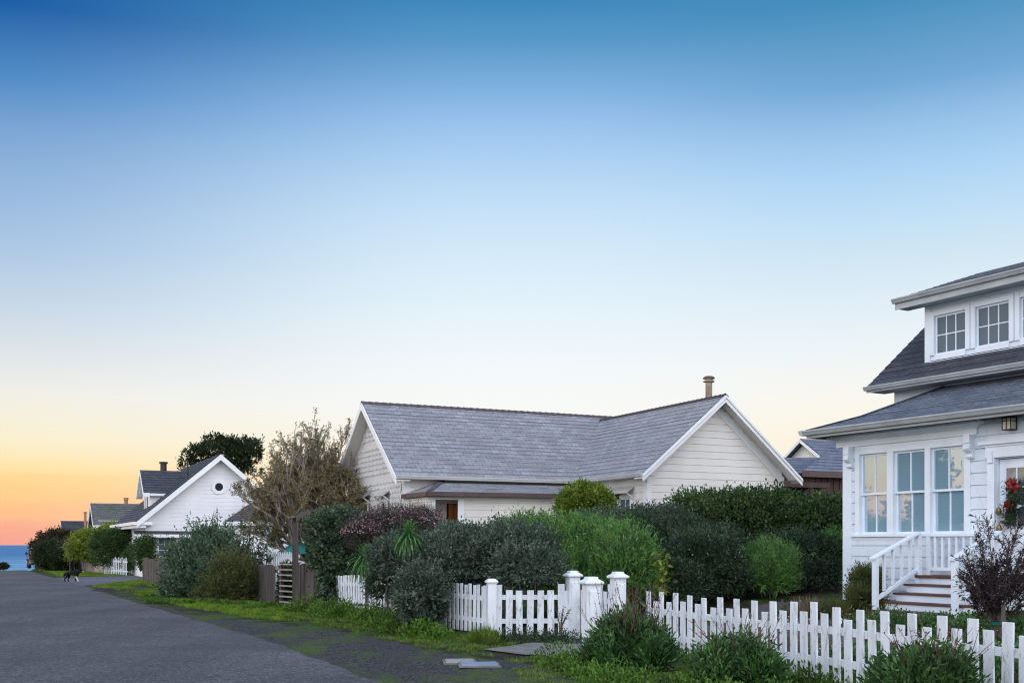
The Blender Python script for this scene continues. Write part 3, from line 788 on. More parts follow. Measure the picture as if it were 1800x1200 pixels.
    ss.quad((XL, YE, LE - 0.07), (-0.1, YE, LE - 0.07), (-0.1, 4.1, LE - 0.07), (XL, 4.1, LE - 0.07))
    ss.quad((-0.4, YE, EZ - 0.07), (-0.4, -0.45, EZ - 0.07), (0, -0.45, EZ - 0.07), (0, YE, EZ - 0.07))
    ss.quad((5.24, -0.45, EZ - 0.07), (5.24, 4, EZ - 0.07), (4.84, 4, EZ - 0.07), (4.84, -0.45, EZ - 0.07))
    ss.build_each('eave_soffit', M['cream'], h, per=1)
    # windows with little shingled hoods
    def hood(w, a0, a1, z):
        b = MB()
        b.hexa([w.pt(a0, z + 0.0, 0.30), w.pt(a1, z + 0.0, 0.30), w.pt(a1, z + 0.17, 0.03), w.pt(a0, z + 0.17, 0.03),
                w.pt(a0, z + 0.03, 0.31), w.pt(a1, z + 0.03, 0.31), w.pt(a1, z + 0.20, 0.03), w.pt(a0, z + 0.20, 0.03)])
        hd = b.build('window_hood', M['soffit'], h)
        for a in (a0 + 0.04, a1 - 0.09):
            b = MB(); b.beam(w.pt(a, z - 0.16, 0.03), w.pt(a, z + 0.0, 0.26), w.d * 0.045, (0, 0, 0.04)); b.build('bracket', M['cream_trim'], hd)
    for a, b_, z0, z1 in win2:
        window(h, g2, a, b_, z0, z1, 2, 1, M['cream_trim'], M['pane_black'], 0.10, proud=0.085)
        hood(g2, a - 0.2, b_ + 0.2, z1 + 0.16)
    window(h, lw, 7.47, 8.12, 2.15, 3.03, 2, 1, M['cream_trim'], M['pane_dark'], 0.11)
    hood(lw, 7.22, 8.37, 3.15)
    # porch filling the corner between the wings
    P = MB()
    pa, pb = Vector((-5.70, 2.25, 0)), Vector((0.0, 1.75, 0))
    pw = Wall(pa + Vector((0, 0, 0)), pb - pa, Vector((pb - pa)).cross(up))
    ln = (pb - pa).length
    door = (0.07, 0.74, 0.6, 2.93)
    siding(P, pw, -0.14, ln, 0.4, 3.02, 0.205, 0.022, holes=[door])
    pside = Wall((-5.85, 4.1, 0), (pa - Vector((-5.85 + 0.1, 4.1, 0))), Vector((-1, -0.15, 0)))
    siding(P, Wall((-5.85, 4.1, 0), Vector((0.01, -1.85, 0)), (-1, -0.005, 0)), 0.0, 1.84, 0.4, 3.02, 0.205, 0.02)
    P.build('porch_wall', M['cream'], h)
    pt_ = MB()
    wbox(pt_, pw, -0.16, 0.07, 0.4, 3.02, 0.0, 0.04); wbox(pt_, pw, 0.74, 0.92, 0.4, 2.93, 0.0, 0.04); wbox(pt_, pw, 0.07, ln, 2.93, 3.02, 0.0, 0.042)
    wbox(pt_, pw, 0.92, ln, 1.98, 2.06, 0.0, 0.06); wbox(pt_, pw, 0.92, ln, 1.62, 1.80, 0.0, 0.03)
    pt_.build('porch_trim', M['cream_trim'], h)
    rec = MB()
    siding(rec, Wall(pw.P - pw.n * 0.95, pw.d, pw.n), 0.0, 2.4, 0.4, 2.95, 0.205, 0.02, holes=[(0.70, 1.85, 0.4, 2.86)])
    wbox(rec, pw, 0.02, 0.06, 0.4, 2.95, -0.95, -0.03); wbox(rec, pw, 2.40, 2.44, 0.4, 2.95, -0.95, -0.03); wbox(rec, pw, 0.06, 2.40, 2.935, 2.95, -0.95, -0.03)
    rec.build('door_recess', M['cream'], h)
    dd = MB(); wbox(dd, pw, 0.77, 1.82, 0.5, 2.84, -1.0, -0.95)
    for z0, z1 in ((0.65, 1.5), (1.65, 2.7)): wbox(dd, pw, 0.95, 1.72, z0, z1, -0.95, -0.935)
    dd.build('door', M['door_wood'], h)
    dk = MB(); wbox(dk, pw, 0.70, 0.77, 0.4, 2.86, -1.05, -0.99); wbox(dk, pw, 0.70, 1.85, 2.84, 2.86, -1.05, -0.98); dk.build('door_jamb', M['dark'], h)
    pr = MB()
    e0, e1 = Vector((-5.98, 1.97, 3.13)), Vector((0.0, 1.48, 3.13))
    slope(pr, e0, e1, (0.0, 4.1, 3.56), (-4.7, 4.1, 3.56), 9, 0.014)
    slope(pr, (-5.95, 4.1, 3.13), e0, (-4.7, 4.1, 3.56), (-4.7, 4.1, 3.56), 9, 0.014)
    pr.build('porch_roof', M['roof_main'], h)
    fb = MB()
    d = (e1 - e0); nrm = Vector((d.y, -d.x, 0)).normalized()
    fb.beam(e0 + Vector((0, 0, 0.0)), e1, nrm * 0.03, (0, 0, -0.115))
    fb.beam(Vector((-5.95, 4.1, 3.13)), e0, Vector((-0.028, -0.01, 0)), (0, 0, -0.115))
    fb.build('porch_fascia', M['fascia_brown'], h)
    hp = MB(); hp.beam(e0 + Vector((0, 0, 0.02)), Vector((-4.7, 4.1, 3.58)), (0.16, 0.02, 0), (0, 0, 0.025)); hp.build('porch_hip', M['ridge'], h)
    sfp = MB(); sfp.quad(e0 + Vector((0, 0, -0.10)), e1 + Vector((0, 0, -0.10)), Vector((0, 4, 3.03)), Vector((-5.9, 4, 3.03))); sfp.build('porch_soffit', M['cream'], h)
    # round metal flue
    x, y, _ = W(1246, 700, 33.1)
    loc = Matrix.Rotation(-ANG, 3, 'Z') @ Vector((x - 3.87, y - 31.0, 0))
    ch = MB(); ch.lathe([(0.15, 5.75), (0.14, 5.9), (0.105, 5.95), (0.105, 6.64)], (loc.x, loc.y, 0), 16)
    cc = ch.build('chimney', M['metal'], h, smooth=False)
    ch = MB(); ch.lathe([(0.11, 6.61), (0.175, 6.63), (0.175, 6.655), (0.12, 6.67), (0.12, 6.71), (0.18, 6.725), (0.185, 6.76), (0.12, 6.80), (0.03, 6.815)], (loc.x, loc.y, 0), 16)
    ch.build('chimney_cap', M['metal'], cc)
    fl = MB(); fl.box(loc.x - 0.2, loc.x + 0.2, loc.y - 0.2, loc.y + 0.2, 5.6, 5.80); fl.build('flashing', M['metal_dark'], cc)
    return h
main_house()

# ------------------------------------------------------------------ white house at the right, with porch steps and dormer
RX, RY, RANG = 6.745, 21.87, math.atan2(-0.865, 0.501)
def white_house():
    h = thing('white_house', 'white clapboard house with dormer, triple sash window and porch steps at the right edge', 'house', (RX, RY, 0), RANG)
    T, WH = M['trim'], M['white']
    fw = Wall((0, 0, 0), (1, 0, 0), (0, -1, 0))
    lw = Wall((0, 9, 0), (0, -1, 0), (-1, 0, 0))
    UEND = 9.0
    wins = [(0.40, 1.08), (1.23, 1.96), (2.08, 2.81)]
    Z0, Z1 = 1.86, 3.44
    dor = (3.42, 4.32, 1.12, 3.17)
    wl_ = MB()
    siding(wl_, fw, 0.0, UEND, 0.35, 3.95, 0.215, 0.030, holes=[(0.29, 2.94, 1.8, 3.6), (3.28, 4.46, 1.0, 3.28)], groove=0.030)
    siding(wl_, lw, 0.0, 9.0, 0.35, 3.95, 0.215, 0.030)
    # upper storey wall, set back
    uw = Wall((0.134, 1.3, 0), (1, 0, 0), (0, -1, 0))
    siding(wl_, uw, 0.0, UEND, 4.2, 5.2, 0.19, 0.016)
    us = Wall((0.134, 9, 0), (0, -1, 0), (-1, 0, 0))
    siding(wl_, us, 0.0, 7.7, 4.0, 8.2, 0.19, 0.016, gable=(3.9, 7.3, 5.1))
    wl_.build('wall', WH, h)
    # backing behind the window band and the door opening
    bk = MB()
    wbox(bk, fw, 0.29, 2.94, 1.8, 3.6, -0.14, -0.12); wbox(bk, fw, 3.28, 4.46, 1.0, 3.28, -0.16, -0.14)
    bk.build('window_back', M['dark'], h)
    # corner board, plinth, cornice over the window
    t = MB()
    wbox(t, fw, -0.03, 0.20, 0.3, 3.62, 0.0, 0.044); wbox(t, lw, 8.80, 9.0, 0.3, 3.62, 0.0, 0.032)
    t.build_each('corner_board', T, h)
    cr = MB()
    prof = [(3.60, 0.05), (3.61, 0.075), (3.72, 0.075), (3.725, 0.11), (3.76, 0.125), (3.80, 0.20), (3.83, 0.215), (3.838, 0.215)]
    for (z, o), (z2, o2) in zip(prof, prof[1:]):
        cr.quad(fw.pt(-0.10 - o, z, o), fw.pt(3.02 + o, z, o), fw.pt(3.02 + o2, z2, o2), fw.pt(-0.10 - o2, z2, o2))
        cr.quad(fw.pt(3.02 + o, z, o), fw.pt(3.02 + o, z, 0), fw.pt(3.02 + o2, z2, 0), fw.pt(3.02 + o2, z2, o2))
        cr.quad(fw.pt(-0.10 - o, z, 0), fw.pt(-0.10 - o, z, o), fw.pt(-0.10 - o2, z2, o2), fw.pt(-0.10 - o2, z2, 0))
    cr.quad(fw.pt(-0.15, 3.60, 0), fw.pt(3.07, 3.60, 0), fw.pt(3.07, 3.60, 0.05), fw.pt(-0.15, 3.60, 0.05))
    cr.quad(fw.pt(-0.315, 3.838, 0.215), fw.pt(3.235, 3.838, 0.215), fw.pt(3.235, 3.838, 0), fw.pt(-0.315, 3.838, 0))
    cr.build('window_cornice', T, h)
    # scroll brackets
    for a in (0.12, 2.90):
        b = MB()
        pr = [(3.60, 0.0), (3.60, 0.19), (3.46, 0.19), (3.44, 0.165), (3.40, 0.20), (3.35, 0.20), (3.31, 0.165), (3.30, 0.12), (3.26, 0.10), (3.22, 0.12), (3.19, 0.10), (3.18, 0.0)]
        for a0 in (a, a + 0.13):
            b.quad(*[fw.pt(a0, z, o) for z, o in (pr if a0 == a else pr[::-1])])
        for (z, o), (z2, o2) in zip(pr, pr[1:]):
            b.quad(fw.pt(a, z, o), fw.pt(a + 0.13, z, o), fw.pt(a + 0.13, z2, o2), fw.pt(a, z2, o2))
        for a0 in (a - 0.006, a + 0.128):
            c0 = Vector(fw.pt(a0, 3.375, 0.155)); b.tube([c0, c0 + fw.d * 0.008], [0.035, 0.035], 10)
        b.build('scroll_bracket', T, h, 0.003)
    # triple double-hung window in one casing
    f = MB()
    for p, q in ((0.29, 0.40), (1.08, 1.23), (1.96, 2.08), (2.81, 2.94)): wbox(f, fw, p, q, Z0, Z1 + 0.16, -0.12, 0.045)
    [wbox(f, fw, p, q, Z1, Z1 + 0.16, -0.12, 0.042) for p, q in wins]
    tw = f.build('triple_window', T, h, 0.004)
    s = MB(); wbox(s, fw, 0.22, 3.02, Z0 - 0.055, Z0, -0.12, 0.085); wbox(s, fw, 0.29, 2.94, Z0 - 0.11, Z0 - 0.055, -0.12, 0.04); s.build('sill', T, tw, 0.005)
    mid = (Z0 + Z1) / 2
    for p, q in wins:
        for (a, b, o) in ((Z0, mid + 0.02, -0.055), (mid - 0.02, Z1, -0.018)):
            k = MB(); sd = 0.042
            wbox(k, fw, p, p + sd, a, b, o - 0.032, o); wbox(k, fw, q - sd, q, a, b, o - 0.032, o)
            wbox(k, fw, p + sd, q - sd, a, a + sd, o - 0.032, o); wbox(k, fw, p + sd, q - sd, b - sd, b, o - 0.032, o)
            m_ = (p + q) / 2; wbox(k, fw, m_ - 0.012, m_ + 0.012, a + sd, b - sd, o - 0.028, o - 0.004)
            k.build('sash', T, tw)
            for (g0, g1) in ((p + sd, m_ - 0.012), (m_ + 0.012, q - sd)):
                g = MB(); tl = random.uniform(-0.004, 0.004)
                g.quad(fw.pt(g0, a + sd, o - 0.018), fw.pt(g1, a + sd, o - 0.018 + tl), fw.pt(g1, b - sd, o - 0.018 + tl), fw.pt(g0, b - sd, o - 0.018))
                g.build('pane', M['pane'], tw)
    # front door, casing, panes
    d = MB()
    wbox(d, fw, 3.28, 3.42, 1.12, 3.30, -0.02, 0.04); wbox(d, fw, 4.32, 4.46, 1.12, 3.30, -0.02, 0.04)
    wbox(d, fw, 3.24, 4.50, 3.17, 3.36, -0.02, 0.05); wbox(d, fw, 3.14, 4.60, 3.40, 3.46, 0.0, 0.11); wbox(d, fw, 3.18, 4.56, 3.36, 3.40, 0.0, 0.07)
    for a in (3.30, 4.35): wbox(d, fw, a, a + 0.10, 3.08, 3.30, 0.04, 0.075)
    wbox(d, fw, 3.42, 3.435, 1.12, 3.17, -0.12, -0.02); wbox(d, fw, 4.305, 4.32, 1.12, 3.17, -0.12, -0.02); wbox(d, fw, 3.42, 4.32, 3.15, 3.17, -0.12, -0.02)
    d.build('door_casing', T, h, 0.004)
    d = MB(); o = -0.08
    D0, D1 = 3.44, 4.30
    wbox(d, fw, D0, D0 + 0.13, 1.14, 3.14, o - 0.04, o); wbox(d, fw, D1 - 0.13, D1, 1.14, 3.14, o - 0.04, o)
    wbox(d, fw, D0 + 0.13, D1 - 0.13, 2.98, 3.14, o - 0.04, o); wbox(d, fw, D0 + 0.13, D1 - 0.13, 1.14, 1.98, o - 0.04, o - 0.002)
    for z in (1.22, 1.62): wbox(d, fw, D0 + 0.18, D1 - 0.18, z, z + 0.30, o, o + 0.012)
    for j in (1, 2):
        z = 1.98 + j / 3.0; wbox(d, fw, D0 + 0.13, D1 - 0.13, z - 0.012, z + 0.012, o - 0.035, o - 0.004)
        x = D0 + 0.13 + 0.6 * j / 3.0; wbox(d, fw, x - 0.012, x + 0.012, 1.98, 2.98, o - 0.034, o - 0.003)
    dr = d.build('door', T, h, 0.003)
    g = MB(); g.quad(fw.pt(D0 + 0.13, 1.98, o - 0.02), fw.pt(D1 - 0.13, 1.98, o - 0.02), fw.pt(D1 - 0.13, 2.98, o - 0.02), fw.pt(D0 + 0.13, 2.98, o - 0.02)); g.build('pane', M['pane_door'], dr)
    k = MB(); c0 = Vector(fw.pt(D0 + 0.07, 2.05, o)); k.tube([c0, c0 + fw.n * 0.03, c0 + fw.n * 0.05], [0.028, 0.02, 0.03], 10); k.build('knob', M['rust'], dr)
    # lower hipped roof, in two pitches like a bell cast
    lr = MB()
    EZ = 3.97
    def hipp(k, z): return (-0.55 + k, -0.55 + k, z)
    ks = [(0.0, EZ), (0.75, EZ + 0.26), (1.85, EZ + 0.80)]
    for (k0, z0), (k1, z1), n in zip(ks, ks[1:], (5, 8)):
        slope(lr, hipp(k0, z0), (UEND, -0.55 + k0, z0), (UEND, -0.55 + k1, z1), hipp(k1, z1), n, 0.012)
        slope(lr, (-0.55 + k0, 9, z0), hipp(k0, z0), hipp(k1, z1), (-0.55 + k1, 9, z1), n, 0.012)
    lr.build('porch_roof', M['roof_right'], h)
    hc = MB()
    for (k0, z0), (k1, z1) in zip(ks, ks[1:]):
        p, q = Vector(hipp(k0, z0 + 0.022)), Vector(hipp(k1, z1 + 0.022)); dz = (z1 - z0) / (k1 - k0) * 0.13
        for off in (Vector((0.16, 0.0, 0.004)), Vector((0.0, 0.16, 0.004))):
            hc.quad(p, q, q + off, p + off); hc.quad(p - Vector((0, 0, 0.03)), q - Vector((0, 0, 0.03)), q, p)
    hc.build('hip_cap', M['roof_right'], h)
    g = MB(); gutter(g, (-0.57, -0.55, EZ + 0.0), (UEND, -0.55, EZ + 0.0), (0, -1, 0), 0.10, 0.10); gutter(g, (-0.55, 9, EZ), (-0.55, -0.66, EZ), (-1, 0, 0), 0.10, 0.10)
    g.build('gutter', M['gutter'], h)
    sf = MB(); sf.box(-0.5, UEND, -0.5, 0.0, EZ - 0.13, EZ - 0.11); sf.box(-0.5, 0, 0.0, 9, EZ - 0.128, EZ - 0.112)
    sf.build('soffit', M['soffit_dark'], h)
    fa = MB(); fa.box(-0.53, UEND, -0.545, -0.51, EZ - 0.155, EZ - 0.02); fa.box(-0.545, -0.51, -0.51, 9, EZ - 0.155, EZ - 0.02); fa.build_each('fascia', M['gutter'], h)
    # upper roof with the dormer
    ur = MB()
    E2, RZ2, RV = 4.92, 7.46, 3.98
    slope(ur, (-0.15, 0.8, E2), (UEND, 0.8, E2), (UEND, RV, RZ2), (-0.15, RV, RZ2), 18, 0.014)
    slope(ur, (UEND, 2 * RV - 0.8, E2), (-0.15, 2 * RV - 0.8, E2), (-0.15, RV, RZ2), (UEND, RV, RZ2), 18, 0.014)
    ur.build('upper_roof', M['roof_dark'], h)
    ut = MB()
    ut.beam((-0.17, 0.80, E2 - 0.055), (-0.17, RV, RZ2 - 0.055), (0.03, 0, 0), (0, 0, -0.075))
    ut.box(-0.15, UEND, 0.775, 0.80, E2 - 0.13, E2 - 0.02)
    ut.box(-0.14, UEND, 0.80, 1.3, E2 - 0.12, E2 - 0.10)
    ut.build_each('barge_board', M['gutter'], h)
    g = MB(); gutter(g, (-0.18, 0.775, E2 - 0.01), (UEND, 0.775, E2 - 0.01), (0, -1, 0), 0.08, 0.08); g.build('gutter', M['gutter'], h)
    # dormer
    dw = Wall((0, 1.3, 0), (1, 0, 0), (0, -1, 0))
    DX0, DZ0, DZ1 = 0.91, 5.24, 6.56
    dwin = [(1.12, 1.84), (2.06, 2.78), (3.0, 3.72), (3.94, 4.66)]
    b = MB()
    siding(b, dw, DX0, UEND, DZ0, DZ1, 0.17, 0.0, holes=[(p, q, 5.42, 6.20) for p, q in dwin])
    ds = Wall((DX0, 3.6, 0), (0, -1, 0), (-1, 0, 0)); siding(b, ds, 0.0, 2.3, 5.0, 6.7, 0.17, 0.012)
    dm = b.build('dormer', WH, h)
    b = MB()
    wbox(b, dw, DX0 - 0.012, DX0 + 0.11, DZ0, DZ1, 0.002, 0.03); wbox(b, dw, DX0 + 0.11, UEND, 6.36, 6.44, 0.002, 0.05); wbox(b, dw, DX0 + 0.11, UEND, 5.22, 5.30, 0.002, 0.05)
    b.build('dormer_trim', T, dm, 0.003)
    for p, q in dwin: window(h, dw, p, q, 5.42, 6.20, 3, 2, T, M['pane_dark'], 0.10, sill=False, name='dormer_window')
    b = MB()
    slope(b, (0.48, 0.92, 6.62), (UEND, 0.92, 6.62), (UEND, 3.60, 7.50), (0.48, 3.60, 7.50), 12, 0.014)
    b.build('dormer_roof', M['roof_right'], h)
    b = MB()
    b.beam((0.46, 0.92, 6.58), (0.46, 3.6, 7.46), (0.03, 0, 0), (0, 0, -0.14)); b.box(0.48, UEND, 0.895, 0.92, 6.40, 6.58); b.box(0.49, UEND, 0.92, 1.27, 6.42, 6.44)
    b.build_each('dormer_fascia', M['gutter'], dm)
    g = MB(); gutter(g, (0.45, 0.895, 6.615), (UEND, 0.895, 6.615), (0, -1, 0), 0.09, 0.09); g.build('dormer_gutter', M['gutter'], dm)
    # deck, steps and balustrades
    S0, S1, V0 = 2.24, 3.88, -0.60
    b = MB(); b.box(S0 - 0.02, 6.0, V0, -0.05, 1.06, 1.10); b.box(S0 - 0.02, 6.0, V0 - 0.03, V0, 1.055, 1.105); b.build('deck', M['tread'], h, 0.004)
    b = MB(); b.box(S0, 6.0, V0 + 0.01, -0.06, 0.3, 1.055); b.build('deck_skirt', WH, h)
    for i, z in enumerate((0.95, 0.80, 0.65)):
        v1 = V0 - 0.28 * i - 0.03; v0 = v1 - 0.30
        st = MB(); st.box(S0 + 0.03, S1, v0 + 0.03, v1 + 0.0, 0.3, z - 0.036); so = st.build('step', WH, h)
        st = MB(); st.box(S0 - 0.02, S1 + 0.02, v0, v1 + 0.02, z - 0.035, z); st.build('tread', M['tread'], so, 0.005)
    VF = V0 - 0.28 * 2 - 0.30
    st = MB(); st.box(S0 + 0.03, S1, VF - 0.28, VF, 0.25, 0.475); so = st.build('step', WH, h)
    st = MB(); st.box(S0 - 0.02, S1 + 0.02, VF - 0.31, VF + 0.02, 0.477, 0.51); st.build('tread', M['tread'], so, 0.005)
    def rail(name, sx_):
        b = MB()
        top0, top1 = Vector((sx_, VF - 0.22, 1.42)), Vector((sx_, V0 + 0.05, 1.83))
        b.beam(top0 + Vector((-0.06, -0.08, -0.03)), top1 + Vector((-0.06, 0, 0.02)), (0.12, 0, 0), (0, 0, 0.04))
        b.beam(Vector((sx_ - 0.03, VF - 0.18, 0.66)), Vector((sx_ - 0.03, V0, 1.16)), (0.06, 0, 0), (0, 0, 0.07))
        rl = b.build(name, T, h, 0.004)
        for k in range(4):
            t_ = (k + 1) / 5.0; y = VF - 0.22 + t_ * (V0 + 0.27 - VF)
            p = MB(); p.box(sx_ - 0.022, sx_ + 0.022, y - 0.022, y + 0.022, 0.73 + 0.5 * t_ - 0.0, 1.40 + 0.41 * t_); p.build('baluster', T, rl)
        p = MB(); p.box(sx_ - 0.042, sx_ + 0.042, VF - 0.26, VF - 0.17, 0.25, 1.40); p.build('newel_post', T, rl, 0.004)
        p = MB(); p.box(sx_ - 0.045, sx_ + 0.045, V0 + 0.0, V0 + 0.09, 0.9, 1.84); p.build('newel_post', T, rl, 0.004)
    rail('stair_rail', S0); rail('stair_rail', S1)
    b = MB()
    b.box(S0 + 0.05, 3.30, -0.33, -0.23, 1.80, 1.84); b.box(S0 + 0.05, 3.30, -0.31, -0.25, 1.18, 1.24)
    rl = b.build('balustrade', T, h, 0.004)
    for k in range(7):
        x = S0 + 0.16 + k * 0.15; p = MB(); p.box(x - 0.022, x + 0.022, -0.302, -0.258, 1.24, 1.80); p.build('baluster', T, rl)
    for x in (S0 + 0.02,):
        p = MB(); p.box(x - 0.04, x + 0.04, -0.32, -0.24, 1.10, 1.86); p.build('newel_post', T, rl)
    return h, fw
WHOUSE, WFW = white_house()
WMAT = Matrix.Translation((RX, RY, 0)) @ Matrix.Rotation(RANG, 4, 'Z')
def wworld(a, z, o): return WMAT @ Vector(WFW.pt(a, z, o))

# wall lantern above the door and the wreath hung on it
def lantern():
    p = wworld(3.78, 3.78, 0.022)
    t = thing('wall_lantern', 'square black framed wall lantern with pale glass above the front door', 'lamp', (p.x, p.y, p.z), RANG)
    b = MB(); b.box(-0.05, 0.05, -0.02, 0.0, -0.12, 0.06); b.box(-0.015, 0.015, -0.10, -0.02, 0.03, 0.05); b.build('mount', M['metal_dark'], t)
    b = MB(); b.box(-0.075, 0.075, -0.185, -0.035, -0.15, 0.035); b.build('glass', M['lampglass'], t)
    b = MB()
    for x in (-0.085, 0.075):
        for y in (-0.195, -0.035): b.box(x, x + 0.012, y, y + 0.012, -0.16, 0.045)
    for z in (-0.165, -0.02, 0.04): 
        for y in (-0.196, -0.034): b.box(-0.09, 0.09, y, y + 0.010, z, z + 0.012)
        for x in (-0.086, 0.076): b.box(x, x + 0.010, -0.19, -0.03, z, z + 0.012)
    b.box(-0.006, 0.006, -0.197, -0.187, -0.16, 0.045)
    b.box(-0.10, 0.10, -0.21, -0.02, 0.052, 0.065)
    b.build('frame', M['metal_dark'], t)
lantern()

# ------------------------------------------------------------------ houses further down the street and behind
def gable_ground(h, wall_mat, L_, Wd, EZ, RZ, ridge_along, z0=-0.6):
    pass

def octagon_house():
    h = thing('gabled_cottage', 'white gabled cottage with an octagonal window high in its gable and a side dormer', 'house', (-18.33, 54.0, 0), ANG)
    HW, EZ, RZ, LEN = 3.64, 2.83, 6.30, 11.0
    WM, T = M['far_white'], M['cream_trim']
    w = MB()
    fw = Wall((0, 0, 0), (1, 0, 0), (0, -1, 0))
    siding(w, fw, 0, 2 * HW, 2.25, RZ - 0.15, 0.20, 0.016, gable=(HW, RZ - 0.15, EZ + 0.2), groove=0.032)
    siding(w, Wall((0, LEN, 0), (0, -1, 0), (-1, 0, 0)), 0, LEN, 0, EZ + 0.25, 0.2, 0.013)
    siding(w, Wall((2 * HW, 0, 0), (0, 1, 0), (1, 0, 0)), 0, LEN, 0, EZ + 0.25, 0.2, 0.013)
    siding(w, fw, 0, 2 * HW, -0.2, 2.25, 0.2, 0.013)
    w.build('wall', WM, h)
    r = MB(); 
    slope(r, (-0.4, LEN, EZ), (-0.4, -0.4, EZ), (HW, -0.4, RZ), (HW, LEN, RZ), 22, 0.02)
    slope(r, (2 * HW + 0.4, -0.4, EZ), (2 * HW + 0.4, LEN, EZ), (HW, LEN, RZ), (HW, -0.4, RZ), 22, 0.02)
    r.build('roof', M['roof_dark'], h)
    b = MB()
    for sg, ex in ((1, -0.45), (-1, 2 * HW + 0.45)):
        b.beam((ex, -0.42, EZ - 0.04), (HW, -0.42, RZ - 0.03), (0, -0.05, 0), (0, 0, -0.30))
        b.beam((ex + 0.02 * sg, -0.40, EZ - 0.25), (HW, -0.40, RZ - 0.24), (0, 0.40, 0), (0, 0, -0.03))
    # boxed eave return at the left corner
    b.box(-0.62, 0.3, -0.42, LEN, EZ - 0.20, EZ - 0.04); b.box(-0.5, 0.0, -0.36, LEN, EZ - 0.34, EZ - 0.2)
    b.build_each('barge_board', T, h)
    b = MB(); b.beam((-0.55, -0.55, 2.16), (4.0, -0.55, 2.16), (0, 0.55, 0.14), (0, 0, 0.05)); b.build('skirt_roof', M['roof_dark'], h)
    b = MB(); b.box(-0.6, 4.05, -0.60, -0.55, 2.02, 2.17); b.build('skirt_fascia', T, h)
    # octagonal window
    ow = MB(); cx, cz = HW - 0.02, 4.62
    def ring(r, o): return [fw.pt(cx + r * math.cos(math.pi / 8 + k * math.pi / 4), cz + r * math.sin(math.pi / 8 + k * math.pi / 4), o) for k in range(8)]
    R0, R1, R2, R3 = ring(0.40, 0.0), ring(0.40, 0.06), ring(0.215, 0.06), ring(0.215, 0.030)
    for A_, B_ in ((R0, R1), (R1, R2), (R2, R3)):
        for k in range(8): ow.quad(A_[k], A_[(k + 1) % 8], B_[(k + 1) % 8], B_[k])
    wn_ = ow.build('octagonal_window', T, h)
    p = MB(); p.quad(*R3); p.build('pane', M['pane_black'], wn_)
    # windows under the skirt roof
    for a in (0.62, 1.72): window(h, fw, a, a + 0.92, 1.05, 2.0, 3, 3, T, M['pane_dark'], 0.10, proud=0.08)
    b = MB(); wbox(b, fw, 0.02, 0.34, -0.2, 2.05, 0.0, 0.05); b.build('corner_board', T, h)
    # dormer on the left slope: its gable faces the road
    y0, y1, yr, zr, ze, x0 = 2.5, 4.9, 3.7, 5.62, 4.36, 0.55
    b = MB()
    b.quad((x0, y0, 3.2), (x0 + 2.4, y0, 3.2), (x0 + 2.4, y0, ze + 0.12), (x0, y0, ze + 0.12)); b.quad((x0, y1, 3.2), (x0, y1, ze + 0.12), (x0 + 2.4, y1, ze + 0.12), (x0 + 2.4, y1, 3.2))
    b.quad((x0, y1, 3.0), (x0, y0, 3.0), (x0, y0, ze + 0.1), (x0, yr, zr - 0.1), (x0, y1, ze + 0.1))
    dm = b.build('dormer', WM, h)
    b = MB()
    slope(b, (x0 - 0.35, y0 - 0.25, ze), (x0 + 3.2, y0 - 0.25, ze), (x0 + 3.2, yr, zr), (x0 - 0.35, yr, zr), 9, 0.02)
    slope(b, (x0 + 3.2, y1 + 0.25, ze), (x0 - 0.35, y1 + 0.25, ze), (x0 - 0.35, yr, zr), (x0 + 3.2, yr, zr), 9, 0.02)
    b.build('dormer_roof', M['roof_dark'], h)
    b = MB()
    for ye in (y0 - 0.27, y1 + 0.27): b.beam((x0 - 0.37, ye, ze - 0.03), (x0 - 0.37, yr, zr - 0.03), (0.32, 0, 0), (0, 0, -0.20))
    b.box(x0 - 0.3, x0 + 2.3, y0 - 0.26, y0 - 0.02, ze - 0.16, ze - 0.03); b.box(x0, x0 + 0.12, y0 - 0.02, y0, 3.0, ze)
    b.build('dormer_trim', T, dm)
    window(h, Wall((x0, y1, 0), (0, -1, 0), (-1, 0, 0)), 0.9, 1.6, 3.4, 4.3, 2, 1, T, M['pane_black'], 0.08, name='dormer_window', proud=0.07)
    c = MB(); c.lathe([(0.17, 5.2), (0.17, 6.02), (0.23, 6.04), (0.23, 6.12), (0.15, 6.13)], (x0 + 0.92, yr + 0.5, 0), 12); c.build('chimney', M['metal_dark'], h)
    c = MB(); c.lathe([(0.04, 5.0), (0.04, 6.02)], (2.2, 0.9, 0), 8); c.build('vent_pipe', M['metal_dark'], h)
    # low wing on the right, with a dark roof
    b = MB()
    e = MB()
    siding(b, Wall((4.1, -2.6, 0), (1, 0, 0), (0, -1, 0)), 0, 9.2, -0.2, 2.66, 0.2, 0.013, holes=[(1.3, 2.2, 0.9, 2.0)])
    siding(b, Wall((4.1, 0, 0), (0, -1, 0), (-1, 0, 0)), 0, 2.6, -0.2, 2.66, 0.2, 0.013)
    b.build('wing_wall', WM, h)
    slope(e, (3.85, -2.9, 2.80), (13.6, -2.9, 2.80), (12.2, -0.7, 3.85), (5.2, -0.7, 3.85), 8, 0.02)
    slope(e, (3.85, 0.2, 2.80), (3.85, -2.9, 2.80), (5.2, -0.7, 3.85), (5.2, -0.7, 3.85), 8, 0.02)
    slope(e, (13.6, 1.4, 2.8), (3.85, 1.4, 2.80), (5.2, -0.7, 3.85), (12.2, -0.7, 3.85), 8, 0.02)
    e.build('wing_roof', M['roof_dark'], h)
    e = MB(); e.box(3.83, 13.6, -2.94, -2.90, 2.60, 2.80); e.box(3.81, 3.85, -2.90, 0.2, 2.60, 2.80); e.box(3.85, 13.6, -2.9, -2.6, 2.61, 2.63); e.build('wing_fascia', T, h)
